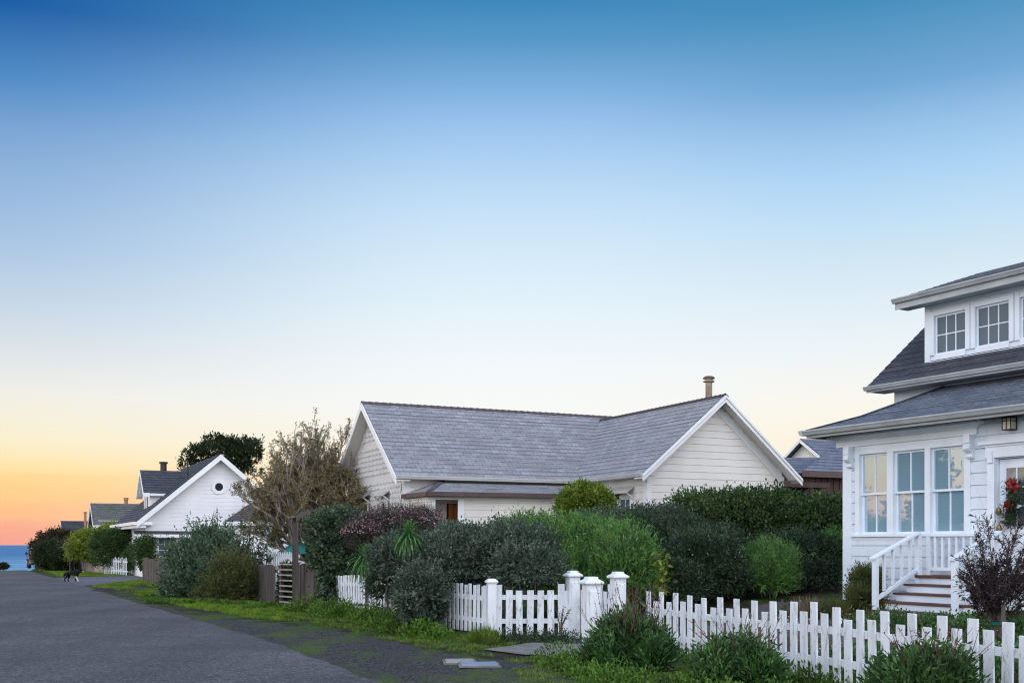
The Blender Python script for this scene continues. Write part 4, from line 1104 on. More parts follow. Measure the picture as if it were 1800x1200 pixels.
    window(h, Wall((4.1, -2.6, 0), (1, 0, 0), (0, -1, 0)), 1.3, 2.2, 0.9, 2.0, 2, 1, T, M['pane_black'], 0.1)
octagon_house()

def plain_house(name, label, px, py_e, Y, ln, EZ, RZ, depth, roof, wall, chim=None, wins=()):
    """a house seen from its long side: ridge along the side street, left gable at photo column px"""
    x, y, _ = W(px, py_e, Y)
    h = thing(name, label, 'house', (x, y, 0), ANG)
    w = MB()
    fw = Wall((0.35, 0.4, 0), (1, 0, 0), (0, -1, 0))
    siding(w, fw, 0, ln - 0.35, -0.5, EZ + 0.3, 0.22, 0.014)
    gw = Wall((0.35, 2 * depth - 0.4, 0), (0, -1, 0), (-1, 0, 0))
    siding(w, gw, 0, 2 * depth - 0.8, -0.5, RZ - 0.14, 0.22, 0.014, gable=(depth - 0.4, RZ - 0.14, EZ + 0.25))
    rw_ = Wall((ln, 0.4, 0), (0, 1, 0), (1, 0, 0))
    siding(w, rw_, 0, 2 * depth - 0.8, -0.5, RZ - 0.14, 0.22, 0.014, gable=(depth - 0.4, RZ - 0.14, EZ + 0.25))
    w.build('wall', wall, h)
    r = MB()
    slope(r, (0, 0, EZ), (ln + 0.3, 0, EZ), (ln + 0.3, depth, RZ), (0, depth, RZ), 11, 0.025)
    slope(r, (ln + 0.3, 2 * depth, EZ), (0, 2 * depth, EZ), (0, depth, RZ), (ln + 0.3, depth, RZ), 11, 0.025)
    r.build('roof', roof, h)
    b = MB()
    b.beam((-0.02, -0.02, EZ - 0.05), (-0.02, depth, RZ - 0.04), (0.05, 0, 0), (0, 0, -0.22)); b.beam((-0.02, 2 * depth + 0.02, EZ - 0.05), (-0.02, depth, RZ - 0.04), (0.05, 0, 0), (0, 0, -0.22))
    b.box(0.0, ln + 0.3, -0.03, 0.0, EZ - 0.2, EZ - 0.03); b.box(0.05, ln + 0.3, 0.0, 0.38, EZ - 0.19, EZ - 0.17)
    b.build_each('barge_board', M['cream_trim'], h)
    if chim:
        cx, cy, z0, z1, rr, mt = chim
        c = MB(); c.lathe([(rr, z0), (rr, z1 - 0.15), (rr * 1.25, z1 - 0.13), (rr * 1.25, z1), (rr * 0.7, z1 + 0.02)], (cx, cy, 0), 10); c.build('chimney', mt, h)
    for a0, a1, z0, z1 in wins: window(h, fw, a0, a1, z0, z1, 2, 2, M['cream_trim'], M['pane_black'], 0.1, proud=0.08)
    return h
plain_house('shingled_cottage', 'white cottage with a mossy grey shingle roof, down the street behind the green hedges', 163.5, 922, 75, 7.5, 3.05, 4.62, 2.3, M['roof_far'], M['far_white'], (2.45, 2.6, 4.3, 5.05, 0.14, M['rust']), [(2.0, 2.9, 1.2, 2.3)])
plain_house('far_cottage', 'dark roofed house farthest down the street, behind the spreading tree, with a tall pipe', 109, 940, 84, 6.0, 2.45, 3.55, 1.9, M['roof_dark'], M['oldfence'], (1.75, 0.9, 2.5, 4.25, 0.10, M['rust']))

def brown_house():
    # dark brown boarded house between the cream house and the white house
    ox, oy, _ = W(1385, 900, 40)
    h = thing('brown_house', 'dark brown board and batten house with blue slate roof, between the cream and white houses', 'house', (ox, oy, 0), ANG)
    def loc(px, py, Y):
        x, y, z = W(px, py, Y); v = Matrix.Rotation(-ANG, 3, 'Z') @ Vector((x - ox, y - oy, 0)); return Vector((v.x, v.y, z))
    e = loc(1411, 829, 40.5)
    EZ = e.z
    w = MB()
    ww = Wall((e.x + 0.25, e.y + 0.3, 0), (1, 0, 0), (0, -1, 0))
    wbox(w, ww, 0, 8, 0, EZ, -0.1, 0.0)
    for k in range(26): wbox(w, ww, 0.02 + k * 0.3, 0.07 + k * 0.3, 0, EZ - 0.02, 0.0, 0.025)
    sw = Wall((e.x + 0.25, e.y + 6.3, 0), (0, -1, 0), (-1, 0, 0)); wbox(w, sw, 0, 6, 0, EZ, -0.1, 0.0)
    for k in range(20): wbox(w, sw, 0.02 + k * 0.3, 0.07 + k * 0.3, 0, EZ - 0.02, 0.0, 0.025)
    w.build('wall', M['brownwall'], h)
    r = MB()
    RZ, dp, hx = 6.13, 2.2, 4.2
    slope(r, (e.x, e.y, EZ + 0.04), (e.x + 9, e.y, EZ + 0.04), (e.x + 9, e.y + dp, RZ), (e.x + hx, e.y + dp, RZ), 13, 0.02)
    slope(r, (e.x + hx - 0.4, e.y + 2 * dp, EZ + 0.04), (e.x, e.y, EZ + 0.04), (e.x + hx, e.y + dp, RZ), (e.x + hx, e.y + dp, RZ), 13, 0.02)
    r.build('roof', M['roof_brown'], h)
    f = MB(); f.box(e.x - 0.02, e.x + 9, e.y - 0.05, e.y, EZ - 0.18, EZ + 0.05); f.build('fascia', M['fascia_brown'], h)
    # lower carport roof in front and to the left
    c = loc(1372, 846, 38.8)
    k = MB(); k.box(c.x, c.x + 2.3, c.y, c.y + 2.4, c.z - 0.18, c.z); k.build('carport_roof', M['brownwall'], h)
    for px_ in (0.25, 1.85):
        k = MB(); k.box(c.x + px_, c.x + px_ + 0.16, c.y + 0.2, c.y + 0.36, 0.3, c.z - 0.18); k.build('carport_post', M['brownwall'], h)
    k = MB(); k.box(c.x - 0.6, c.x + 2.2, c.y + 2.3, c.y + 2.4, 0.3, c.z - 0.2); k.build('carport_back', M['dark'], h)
    # left slope seen past the gable of the cream house
    l0, l1 = loc(1366, 836, 44), loc(1540, 836, 44)
    k = MB(); slope(k, l0, l1, l1 + Vector((0, 1.9, 0.88)), l0 + Vector((0, 1.9, 0.88)), 7, 0.02); k.build('rear_roof', M['roof_brown'], h)
    k = MB(); q0 = loc(1384, 838, 43.6); k.box(q0.x, q0.x + 1.7, q0.y - 0.1, q0.y, q0.z - 0.75, q0.z - 0.0); k.build('rear_wall', M['brownwall'], h)
    window(h, ww, 0.55, 1.9, 2.5, 3.35, 2, 1, M['cream_trim'], M['pane_black'], 0.07, proud=0.07)
brown_house()

def small_gable():
    x, y, _ = W(1384, 805, 53.2)
    h = thing('garden_building', 'pale gable end of a small building peeping over the blue slate roof', 'building', (x, y, 0), ANG - math.pi / 2)
    EZ, RZ, HW = 1.65 + 152 * 52 / 1900, 1.65 + 184 * 52.5 / 1900, 1.35
    w = MB(); siding(w, Wall((0.3, 0, 0), (1, 0, 0), (0, -1, 0)), 0, 2 * HW - 0.6, 0, RZ - 0.12, 0.2, 0.012, gable=(HW - 0.3, RZ - 0.12, EZ + 0.1))
    w.box(0.3, 2 * HW - 0.3, 0.02, 3, 0, EZ + 0.05); w.build('wall', M['cream'], h)
    r = MB(); slope(r, (-0.05, 3, EZ), (-0.05, -0.35, EZ), (HW, -0.35, RZ), (HW, 3, RZ), 6); slope(r, (2 * HW + 0.05, -0.35, EZ), (2 * HW + 0.05, 3, EZ), (HW, 3, RZ), (HW, -0.35, RZ), 6); r.build('roof', M['roof_brown'], h)
    b = MB()
    for ex in (-0.08, 2 * HW + 0.08): b.beam((ex, -0.37, EZ - 0.04), (HW, -0.37, RZ - 0.04), (0, -0.04, 0), (0, 0, -0.15))
    b.build_each('barge_board', M['cream_trim'], h)
small_gable()

# ------------------------------------------------------------------ fences
def picket_run(name, label, p0, p1, pitch, width, hts, mat, rail_z=(0.28, 0.66), thick=0.022, group=None, posts=(), drop=0.05, jit=0.02, skip=(), tip=False):
    """white pickets on two rails from plan point p0 to p1"""
    x0, y0 = p0; x1, y1 = p1
    ln = math.hypot(x1 - x0, y1 - y0); rz = math.atan2(y1 - y0, x1 - x0)
    t = thing(name, label, 'fence', (x0, y0, gz(x0, y0)), rz, group)
    zb = gz(x0, y0)
    def zat(s): return gz(x0 + (x1 - x0) * s / ln, y0 + (y1 - y0) * s / ln) - zb
    for r in rail_z:
        b = MB(); n = max(1, int(ln / 1.5))
        for k in range(n):
            s0, s1 = ln * k / n, ln * (k + 1) / n
            b.beam((s0, 0.002, zat(s0) + r), (s1, 0.002, zat(s1) + r), (0, 0.04, 0), (0, 0, 0.085))
        b.build('rail', mat, t)
    n = int(ln / pitch)
    for k in range(n + 1):
        if k in skip: continue
        s = pitch * (k + 0.3) if k < n else ln - width
        if s + width > ln + 0.02: continue
        h = hts[k % len(hts)] + random.uniform(-jit, jit)
        le = random.uniform(-0.026, 0.026); tw = random.uniform(-0.004, 0.004); ww = width * random.uniform(0.94, 1.05)
        z0 = zat(s) + drop + random.uniform(-0.02, 0.01); z1 = zat(s) + h
        b = MB()
        y = -thick - 0.001
        if tip:
            b.hexa([(s, y, z0), (s + ww, y + tw, z0), (s + ww, 0, z0), (s, 0, z0), (s + le, y, z1 - 0.05), (s + ww + le, y + tw, z1 - 0.05), (s + ww + le, 0, z1 - 0.05), (s + le, 0, z1 - 0.05)])
            b.hexa([(s + le, y, z1 - 0.05), (s + ww + le, y, z1 - 0.05), (s + ww + le, 0, z1 - 0.05), (s + le, 0, z1 - 0.05), (s + ww * .4 + le, y, z1), (s + ww * .6 + le, y, z1), (s + ww * .6 + le, 0, z1), (s + ww * .4 + le, 0, z1)])
        else:
            b.hexa([(s, y, z0), (s + ww, y + tw, z0), (s + ww, 0, z0), (s, 0, z0), (s + le, y, z1), (s + ww + le, y + tw, z1 + random.uniform(-.006, .006)), (s + ww + le, 0, z1), (s + le, 0, z1)])
        b.build('picket', mat, t, 0.004)
    for (s, h, w) in posts:
        b = MB(); z = zat(s); b.box(s - w / 2, s + w / 2, -w / 2, w / 2, z - 0.1, z + h - 0.07); po = b.build('post', M['post'], t, 0.006)
        b = MB(); b.lathe([(w * 0.62, h - 0.075), (w * 0.66, h - 0.05), (w * 0.60, h - 0.035), (w * 0.42, h - 0.012), (w * 0.36, h), (w * 0.02, h + 0.003)], (s, 0, z), 4, sq=True)
        b.build('cap', M['post'], po)
    return t
# front fence: tall and short pickets by turns
picket_run('picket_fence', 'white picket fence with alternating tall and short pickets in front of the white house',
           (2.07, 16.75), (5.35, 8.1), 0.207, 0.126, (0.93, 0.81), M['picket'], (0.24, 0.60), posts=())
picket_run('picket_fence', 'short white picket panel facing the road between a capped post and the dark shrub',
           (-0.36, 18.98), (1.0, 19.3), 0.192, 0.122, (0.93, 0.86, 0.84, 0.85, 0.86, 0.85, 0.98, 0.85), M['picket'], (0.27, 0.69), posts=((0.0, 1.06, 0.155),), drop=0.06)
picket_run('picket_fence', 'narrow white picket return between the two tall square gate posts',
           (1.22, 19.15), (1.70, 17.95), 0.15, 0.10, (0.86, 0.98), M['picket'], (0.27, 0.66))
picket_run('picket_fence', 'white picket fence running along the verge under the overhanging grey green shrub',
           (-4.35, 26.7), (-0.45, 19.1), 0.185, 0.10, (0.92,), M['picket'], (0.26, 0.66), drop=0.06)
# three square gate posts with moulded caps
def gate_post(label, x, y, hgt, w):
    z = gz(x, y)
    t = thing('gate_post', label, 'gate post', (x, y, z), 0.35, 'square gate posts with moulded caps')
    b = MB(); b.box(-w / 2, w / 2, -w / 2, w / 2, -0.1, hgt - 0.10)
    b.box(-w / 2 + 0.03, w / 2 - 0.03, -w / 2 - 0.012, -w / 2, 0.1, hgt - 0.2)
    b.build('shaft', M['post'], t, 0.008)
    b = MB(); r = w * 0.5
    b.lathe([(r * 1.02, hgt - 0.115), (r * 1.34, hgt - 0.105), (r * 1.40, hgt - 0.09), (r * 1.36, hgt - 0.07), (r * 1.0, hgt - 0.045), (r * 0.78, hgt - 0.032), (r * 0.74, hgt - 0.004), (r * 0.66, hgt), (r * 0.02, hgt)], (0, 0, 0), 4, sq=True)
    b.build('cap', M['post'], t, 0.004)
gate_post('square white gate post standing farthest back, beside the dark overhanging shrub', 1.085, 19.3, 1.205, 0.205)
gate_post('white gate post with a dirty cap rim, standing directly behind the flowering salvia', 1.135, 15.5, 1.165, 0.205)
gate_post('white gate post in front of the bright green rosemary, where the front fence begins', 1.755, 17.9, 1.205, 0.205)

def board_fence(name, label, p0, p1, h, bw, mat, topmat=None, lean=0.02, gap=0.006, hj=0.02, posts=True):
    x0, y0 = p0; x1, y1 = p1
    ln = math.hypot(x1 - x0, y1 - y0); rz = math.atan2(y1 - y0, x1 - x0)
    zb = gz(x0, y0)
    t = thing(name, label, 'fence', (x0, y0, zb), rz)
    def zat(s): return gz(x0 + (x1 - x0) * s / ln, y0 + (y1 - y0) * s / ln) - zb
    b = MB(); s = 0.0
    while s < ln:
        w = bw * random.uniform(0.85, 1.1); hh = h + random.uniform(-hj, hj); z = zat(s); le = random.uniform(-lean, lean); o = random.uniform(-0.008, 0.008)
        e = min(s + w, ln)
        b.hexa([(s, o, z), (e, o, z), (e, o + 0.02, z), (s, o + 0.02, z), (s + le, o, z + hh), (e + le, o, z + hh), (e + le, o + 0.02, z + hh), (s + le, o + 0.02, z + hh)])
        s = e + gap
    b.build('board_panel', mat, t)
    b = MB()
    for r in (0.25, h - 0.2):
        n = max(1, int(ln / 2.0))
        for k in range(n): b.beam((ln * k / n, 0.035, zat(ln * k / n) + r), (ln * (k + 1) / n, 0.035, zat(ln * (k + 1) / n) + r), (0, 0.05, 0), (0, 0, 0.09))
    b.build('rail', mat, t)
    if posts:
        k = 0.05
        while k < ln:
            p = MB(); p.box(k, k + 0.1, 0.09, 0.19, zat(k) - 0.1, zat(k) + h + 0.02); p.build('post', mat, t); k += 2.4
    return t
board_fence('board_fence', 'long weathered brown board fence behind the big grey shrub', (-16.4, 48.0), (-6.62, 30.15), 1.06, 0.13, M['greywood'])
board_fence('board_fence', 'short dark brown board panel standing right of the slatted gate', (-5.72, 28.75), (-4.75, 27.6), 1.14, 0.10, M['greywood'])
# slatted gate like a stack of steps
def slat_gate():
    x, y, _ = W(494, 1057, 30.0)
    x1, y1, _ = W(522, 1060, 29.3)
    t = thing('slatted_gate', 'narrow wooden gate of spaced horizontal slats between brown fence boards', 'gate', (x, y, gz(x, y)), math.atan2(y1 - y, x1 - x))
    w = math.hypot(x1 - x, y1 - y)
    for a in (0.0, w - 0.05):
        b = MB(); b.box(a - 0.03, a + 0.05, -0.03, 0.05, 0.0, 1.16); b.build('stile', M['greywood'], t)
    for k in range(8):
        b = MB(); z = 0.05 + k * 0.148; b.box(0.051, w - 0.081, -0.09, 0.06, z, z + 0.035); b.build('slat', M['greywood_top'], t)
slat_gate()
def arbor():
    x, y, _ = W(532, 1066, 28.3)
    t = thing('wooden_arbor', 'dark weathered wooden arbor with a curved top, half swallowed by ivy', 'arbor', (x, y, gz(x, y)), 0.15)
    for (dx, dy) in ((-0.17, 0.0), (0.85, 0.35), (-0.25, 0.9), (0.75, 1.25)):
        b = MB(); b.box(dx - 0.06, dx + 0.06, dy - 0.06, dy + 0.06, 0, 2.24); b.build('post', M['greywood'], t)
    for (dx, dy, ex, ey) in ((-0.17, 0.0, 0.85, 0.35), (-0.25, 0.9, 0.75, 1.25), (-0.19, 0.02, -0.25, 0.9)):
        b = MB(); prev = None
        for k in range(13):
            a = math.pi * k / 12; f = (1 - math.cos(a)) / 2; z = 2.20 + 0.26 * math.sin(a)
            p = Vector((dx + (ex - dx) * f, dy + (ey - dy) * f, z))
            if prev: b.beam(prev, p, (0.0, 0.09, 0), (0, 0, 0.13))
            prev = p
        b.build('arch', M['greywood'], t)
    for k in range(7):
        a = math.pi * (k + 0.5) / 7; f = (1 - math.cos(a)) / 2
        p = Vector((-0.17 + 1.02 * f, 0.35 * f, 2.32 + 0.26 * math.sin(a)))
        b = MB(); b.beam(p, p + Vector((-0.08, 0.95, 0)), (0.05, 0, 0), (0, 0, 0.04)); b.build('batten', M['greywood'], t)
arbor()
# thin picket fence in the yard behind the brown boards
picket_run('picket_fence', 'dark topped white picket fence in the yard behind the brown board fence', (-16.0, 50.6), (-6.2, 31.4), 0.27, 0.085, (1.42,), M['picket'], (0.9, 1.28), jit=0.01)
# far fences by the side lane
x0, y0, _ = W(186, 1006, 59.5); x1, y1, _ = W(223, 1009, 57.0)
picket_run('picket_fence', 'small white picket fence under the clipped hedge beyond the side lane', (x0, y0), (x1, y1), 0.27, 0.115, (0.92, 0.98), M['picket'], (0.2, 0.7), tip=True, posts=((0.02, 1.05, 0.14),))
x0, y0, _ = W(131, 1000, 69.0); x1, y1, _ = W(183, 1006, 61.0)
board_fence('board_fence', 'bleached board fence with gaps beneath the lime green shrub, down the street', (x0, y0), (x1, y1), 0.95, 0.16, M['oldfence'], lean=0.05, gap=0.05, hj=0.10)
# white boards closing the neighbour's yard, a teal umbrella in front of them
x0, y0, _ = W(452, 985, 41.0); x1, y1, _ = W(548, 985, 40.0)
t = board_fence('board_fence', 'plain white board fence behind the teal garden umbrella', (x0, y0), (x1, y1), 1.95, 0.18, M['far_white'], gap=0.004, lean=0.0, hj=0.0)
def umbrella():
    x, y, _ = W(522, 985, 36.0)
    t = thing('garden_umbrella', 'teal garden umbrella half hidden behind the wooden arbor', 'umbrella', (x, y, gz(x, y)), 0.2)
    m = pmat('teal_canvas', (0.05, 0.36, 0.36), (0.03, 0.26, 0.28), 6, 0.7)
    b = MB(); z0 = EYE - gz(x, y) - 0.20
    b.lathe([(0.02, 0), (0.02, z0 + 0.35)], (0, 0, 0), 8); b.build('pole', M['greywood_top'], t)
    b = MB()
    n = 8; tip = (0, 0, z0 + 0.34)
    for k in range(n):
        a0, a1 = 2 * math.pi * k / n, 2 * math.pi * (k + 1) / n
        p0, p1 = (0.62 * math.cos(a0), 0.62 * math.sin(a0), z0 - 0.02), (0.62 * math.cos(a1), 0.62 * math.sin(a1), z0 - 0.02)
        b.quad(tip, p0, p1); b.quad(p0, (p0[0], p0[1], z0 - 0.1), (p1[0], p1[1], z0 - 0.1), p1)
    b.build('canopy', m, t)
umbrella()
def crossbar_post():
    x, y, _ = W(297, 1000, 51.5)
    t = thing('garden_trellis', 'dark wooden post frame with two crossbars before the cottage windows', 'trellis', (x, y, gz(x, y)), ANG)
    for dx in (0.0, 1.1):
        b = MB(); b.box(dx - 0.05, dx + 0.05, -0.05, 0.05, 0, 1.72 - gz(x, y) * 0 + 0.02); b.build('post', M['greywood'], t)
    for z in (1.52, 1.72):
        b = MB(); b.box(-0.2, 1.3, -0.075, -0.051, z - 0.05, z + 0.05); b.build('crossbar', M['greywood'], t)
crossbar_post()

# ------------------------------------------------------------------ foliage
def unit(v): return v / np.maximum(np.linalg.norm(v, axis=-1, keepdims=True), 1e-9)
def rand_dirs(n): return unit(rng.normal(size=(n, 3)))
def leaves(c, d, L_, w, cup=0.12):
    """diamond leaves at c pointing along d"""
    n = len(c)
    L_ = np.broadcast_to(L_, (n,))[:, None]; w = np.broadcast_to(w, (n,))[:, None]
    s = unit(np.cross(d, rand_dirs(n)))
    nr = np.cross(s, d)
    v = np.empty((n, 4, 3))
    v[:, 0] = c
    v[:, 1] = c + d * L_ * 0.5 + s * w * 0.5 + nr * L_ * cup
    v[:, 2] = c + d * L_
    v[:, 3] = c + d * L_ * 0.5 - s * w * 0.5 + nr * L_ * cup
    return v.reshape(-1, 3)
def quads(v):
    return np.arange(len(v), dtype=np.int32).reshape(-1, 4)
def blob_world(bl):
    """(column, row, depth, half width px, half height px, depth radius m) -> centre, radii"""
    px, py, Y, rx, rz, ry = bl
    return np.array(W(px, py, Y)), np.array([rx * Y / FPX, ry, rz * Y / FPX])
def sample_blob(c, r, n, clumps, crad, power=2.0, inner=0.15, flat=0.0, rag=0.10):
    """points and outward directions: clumps of leaves over the shell, some inside"""
    d = rand_dirs(clumps)
    d[:, 2] = np.where(d[:, 2] < -0.55, -d[:, 2], d[:, 2])
    if power != 2.0:
        d = d / (np.sum(np.abs(d) ** power, axis=1, keepdims=True) ** (1 / power))
    k = 1.0 + rag * rng.normal(size=(clumps, 1)) - 0.08
    cc = c + d * r * k
    idx = rng.integers(0, clumps, n)
    off = rng.normal(size=(n, 3)) * crad * 0.55
    p = cc[idx] + off
    out = unit(d[idx] / r * r.min() + off / crad * 0.6 + 0.35 * rng.normal(size=(n, 3)))
    m = int(n * inner)
    dd = rand_dirs(m); q = c + dd * r * (rng.random((m, 1)) ** 0.5) * 0.82
    return p, out, q, unit(dd + rng.normal(size=(m, 3)))
def shrub(name, label, cat, blobs, mat, n=16000, L_=0.05, w=0.028, clump=0.12, up=0.25, power=2.0, rag=0.12, inner=0.16, stems=8, stem_mat='twig', shoots=0, shoot_len=0.25, group=None, dens=None, innerscale=2.6, extra=None):
    bw = [blob_world(b) for b in blobs]
    c0 = bw[0][0]
    zg = gz(c0[0], c0[1])
    base = np.array([c0[0], c0[1], zg])
    t = thing(name, label, cat, tuple(base), 0.0, group)
    area = np.array([(r[0] * r[2] + r[0] * r[1] + r[1] * r[2]) for _, r in bw]); share = area / area.sum()
    V = []
    for (c, r), sh in zip(bw, share):
        k = max(60, int(n * sh))
        cl = int(max(14, 2.4 * (r[0] * r[1] + r[0] * r[2] + r[1] * r[2]) / (clump * clump) * 0.9))
        p, o, q, qo = sample_blob(c, r, k, cl, clump, power, inner, rag=rag)
        o = unit(o + np.array([0, 0, up]))
        keep = p[:, 2] > ground_z(p[:, 0], p[:, 1]) + 0.03
        p, o = p[keep], o[keep]
        V.append(leaves(p - base, o, L_ * rng.uniform(0.7, 1.25, len(p)), w * rng.uniform(0.8, 1.2, len(p))))
        keep = q[:, 2] > ground_z(q[:, 0], q[:, 1]) + 0.03
        q, qo = q[keep], qo[keep]
        V.append(leaves(q - base, qo, L_ * innerscale * rng.uniform(0.8, 1.2, len(q)), w * innerscale * 1.1))
        if shoots:                              # upright leafy shoots breaking the outline
            ns = int(shoots * sh)
            d = rand_dirs(ns); d[:, 2] = np.abs(d[:, 2]) * 0.9 + 0.15; d = unit(d)
            s0 = c + d * r * 0.93
            sd = unit(d * 0.45 + np.array([0, 0, 0.9]) + 0.25 * rng.normal(size=(ns, 3)))
            ln = shoot_len * rng.uniform(0.4, 1.2, (ns, 1))
            m = 12
            tt = np.linspace(0.05, 1, m)
            pts = (s0[:, None, :] + sd[:, None, :] * ln[:, None, :] * tt[None, :, None]).reshape(-1, 3)
            dirs = unit(np.repeat(sd, m, 0) * 0.9 + 0.75 * rng.normal(size=(ns * m, 3)))
            V.append(leaves(pts - base, dirs, L_ * rng.uniform(0.6, 1.0, len(pts)), w * 0.9))
    if extra is not None: V.extend(extra(base, bw))
    V = np.concatenate(V)
    np_mesh('foliage', V, quads(V), M[mat] if isinstance(mat, str) else mat, t)
    if stems:
        b = MB()
        for k in range(stems):
            c, r = bw[k % len(bw)]
            a = rand_dirs(1)[0]; e = c + a * r * 0.8; g = np.array([c[0] + a[0] * 0.12, c[1] + a[1] * 0.12, 0]); g[2] = gz(g[0], g[1]) - 0.05
            mid = (g + e) / 2 + rng.normal(size=3) * 0.06
            b.tube([g - base, mid - base, e - base], [0.022, 0.015, 0.006], 5)
        b.build('branches', M[stem_mat], t)
    return t
M['twig'] = pmat('grey_brown_twig', (0.11, 0.085, 0.07), (0.06, 0.045, 0.038), 20, 0.9)
M['bark'] = pmat('pale_grey_bark', (0.34, 0.30, 0.265), (0.19, 0.16, 0.14), 12, 0.9, 0.5, 30, (1, 1, 0.3))
M['bark_dark'] = pmat('dark_bark', (0.05, 0.04, 0.034), (0.03, 0.025, 0.02), 10, 0.95, 0.5, 30)
M['lf_spread'] = leafmat('leaf_dark_olive', (0.024, 0.024, 0.012), (0.070, 0.062, 0.030), (0.050, 0.036, 0.018))
M['lf_wild'] = leafmat('leaf_sage_green', (0.028, 0.056, 0.034), (0.150, 0.225, 0.150), (0.045, 0.095, 0.050))
M['lf_grey'] = leafmat('leaf_grey_green', (0.028, 0.048, 0.036), (0.150, 0.200, 0.160), (0.040, 0.075, 0.050))
M['lf_dark'] = leafmat('leaf_dark_green', (0.016, 0.034, 0.020), (0.090, 0.135, 0.085), (0.022, 0.060, 0.022))
M['lf_hedge'] = leafmat('leaf_hedge_green', (0.020, 0.046, 0.016), (0.115, 0.180, 0.070), (0.040, 0.105, 0.022))
M['lf_rose'] = leafmat('leaf_bright_rosemary', (0.040, 0.110, 0.022), (0.180, 0.330, 0.110), (0.075, 0.210, 0.035))
M['lf_olive'] = leafmat('leaf_olive', (0.055, 0.075, 0.022), (0.115, 0.140, 0.050), (0.085, 0.085, 0.030))
M['lf_lime'] = leafmat('leaf_lime', (0.13, 0.19, 0.02), (0.24, 0.32, 0.045), (0.17, 0.20, 0.05))
M['lf_yellow'] = leafmat('leaf_yellow_green', (0.070, 0.125, 0.018), (0.25, 0.32, 0.050), (0.070, 0.140, 0.020))
M['lf_pinkbush'] = leafmat('leaf_purple_grey', (0.055, 0.045, 0.040), (0.11, 0.085, 0.078), (0.040, 0.055, 0.034))
M['lf_pine'] = leafmat('leaf_pine', (0.016, 0.030, 0.014), (0.040, 0.062, 0.025), (0.030, 0.040, 0.016))
M['lf_ivy'] = leafmat('leaf_ivy', (0.018, 0.042, 0.022), (0.130, 0.180, 0.120), (0.030, 0.085, 0.025))
M['lf_purple'] = leafmat('leaf_bronze_purple', (0.012, 0.009, 0.012), (0.070, 0.052, 0.062), (0.024, 0.018, 0.015), spec=0.4)
M['lf_salvia'] = leafmat('leaf_salvia', (0.018, 0.058, 0.018), (0.110, 0.210, 0.075), (0.035, 0.115, 0.025))
M['lf_tree'] = leafmat('leaf_sparse_tree', (0.085, 0.078, 0.028), (0.36, 0.29, 0.13), (0.075, 0.080, 0.030))
M['lf_weed'] = leafmat('leaf_weed', (0.050, 0.120, 0.014), (0.110, 0.220, 0.032), (0.055, 0.090, 0.025))
M['lf_grass'] = leafmat('blade_grass', (0.065, 0.130, 0.016), (0.160, 0.275, 0.032), (0.110, 0.120, 0.045))
M['lf_dry'] = leafmat('blade_dry', (0.16, 0.12, 0.075), (0.26, 0.20, 0.14), (0.09, 0.10, 0.05))
M['lf_echium'] = leafmat('leaf_echium', (0.045, 0.125, 0.035), (0.095, 0.220, 0.080), (0.070, 0.200, 0.030))
M['petal_pink'] = leafmat('petal_pink', (0.42, 0.22, 0.32), (0.62, 0.45, 0.52))
M['petal_red'] = leafmat('petal_dark_red', (0.16, 0.012, 0.045), (0.26, 0.03, 0.09))
M['petal_white'] = leafmat('petal_white', (0.6, 0.6, 0.58), (0.8, 0.8, 0.78))
M['stemred'] = pmat('reddish_stem', (0.13, 0.07, 0.06), (0.08, 0.045, 0.04), 12, 0.8)

# --- behind the fence, in the gardens
shrub('garden_shrub', 'large grey green shrub billowing over the white picket fence left of the gate posts', 'shrub',
      [(808, 994, 21.6, 95, 62, 1.4), (744, 1044, 20.2, 46, 50, 0.7), (905, 972, 21.4, 80, 46, 1.2), (700, 985, 22.6, 45, 40, 0.9), (925, 1000, 19.6, 62, 36, 0.62), (850, 998, 21.0, 66, 38, 0.8), (738, 1082, 20.2, 38, 28, 0.45)],
      'lf_grey', 42000, 0.062, 0.034, 0.13, 0.3, stems=12, shoots=420, shoot_len=0.22)
shrub('rosemary_shrub', 'broad bright green rosemary mound behind the gate posts', 'shrub',
      [(1005, 990, 22.6, 128, 72, 1.5), (1098, 1008, 21.0, 55, 72, 1.0), (925, 952, 22.9, 52, 32, 0.8), (1030, 1030, 21.4, 95, 60, 0.9)],
      'lf_rose', 30000, 0.11, 0.020, 0.13, 1.3, stems=8, shoots=2600, shoot_len=0.34, rag=0.05)
shrub('hedge', 'long dark green hedge below the gable wall of the cream house', 'hedge',
      [(1175, 975, 25.8, 110, 62, 1.4), (1255, 990, 24.3, 66, 62, 1.2), (1110, 950, 26.3, 75, 40, 1.0)],
      'lf_dark', 28000, 0.068, 0.038, 0.15, 0.25, stems=8, shoots=420, shoot_len=0.22)
shrub('hedge', 'tall mid green hedge between the cream house and the white house', 'hedge',
      [(1255, 915, 28.3, 80, 46, 1.3), (1335, 922, 28.0, 80, 58, 1.3), (1420, 933, 27.6, 85, 58, 1.3), (1500, 940, 27.4, 60, 60, 1.3)],
      'lf_hedge', 34000, 0.085, 0.052, 0.17, 0.2, stems=8, shoots=380, shoot_len=0.30)
shrub('garden_shrub', 'dark shrub dotted with tiny white flowers in front of the tall hedge', 'shrub',
      [(1425, 980, 24.6, 62, 42, 1.0), (1375, 968, 25.2, 50, 34, 0.9), (1270, 1012, 23.2, 46, 36, 0.8), (1430, 1008, 24.0, 55, 24, 0.8), (1310, 1022, 23.6, 50, 24, 0.7), (1395, 1015, 23.8, 50, 22, 0.7)],
      'lf_dark', 15000, 0.058, 0.032, 0.13, 0.2, stems=6, shoots=160, shoot_len=0.18)
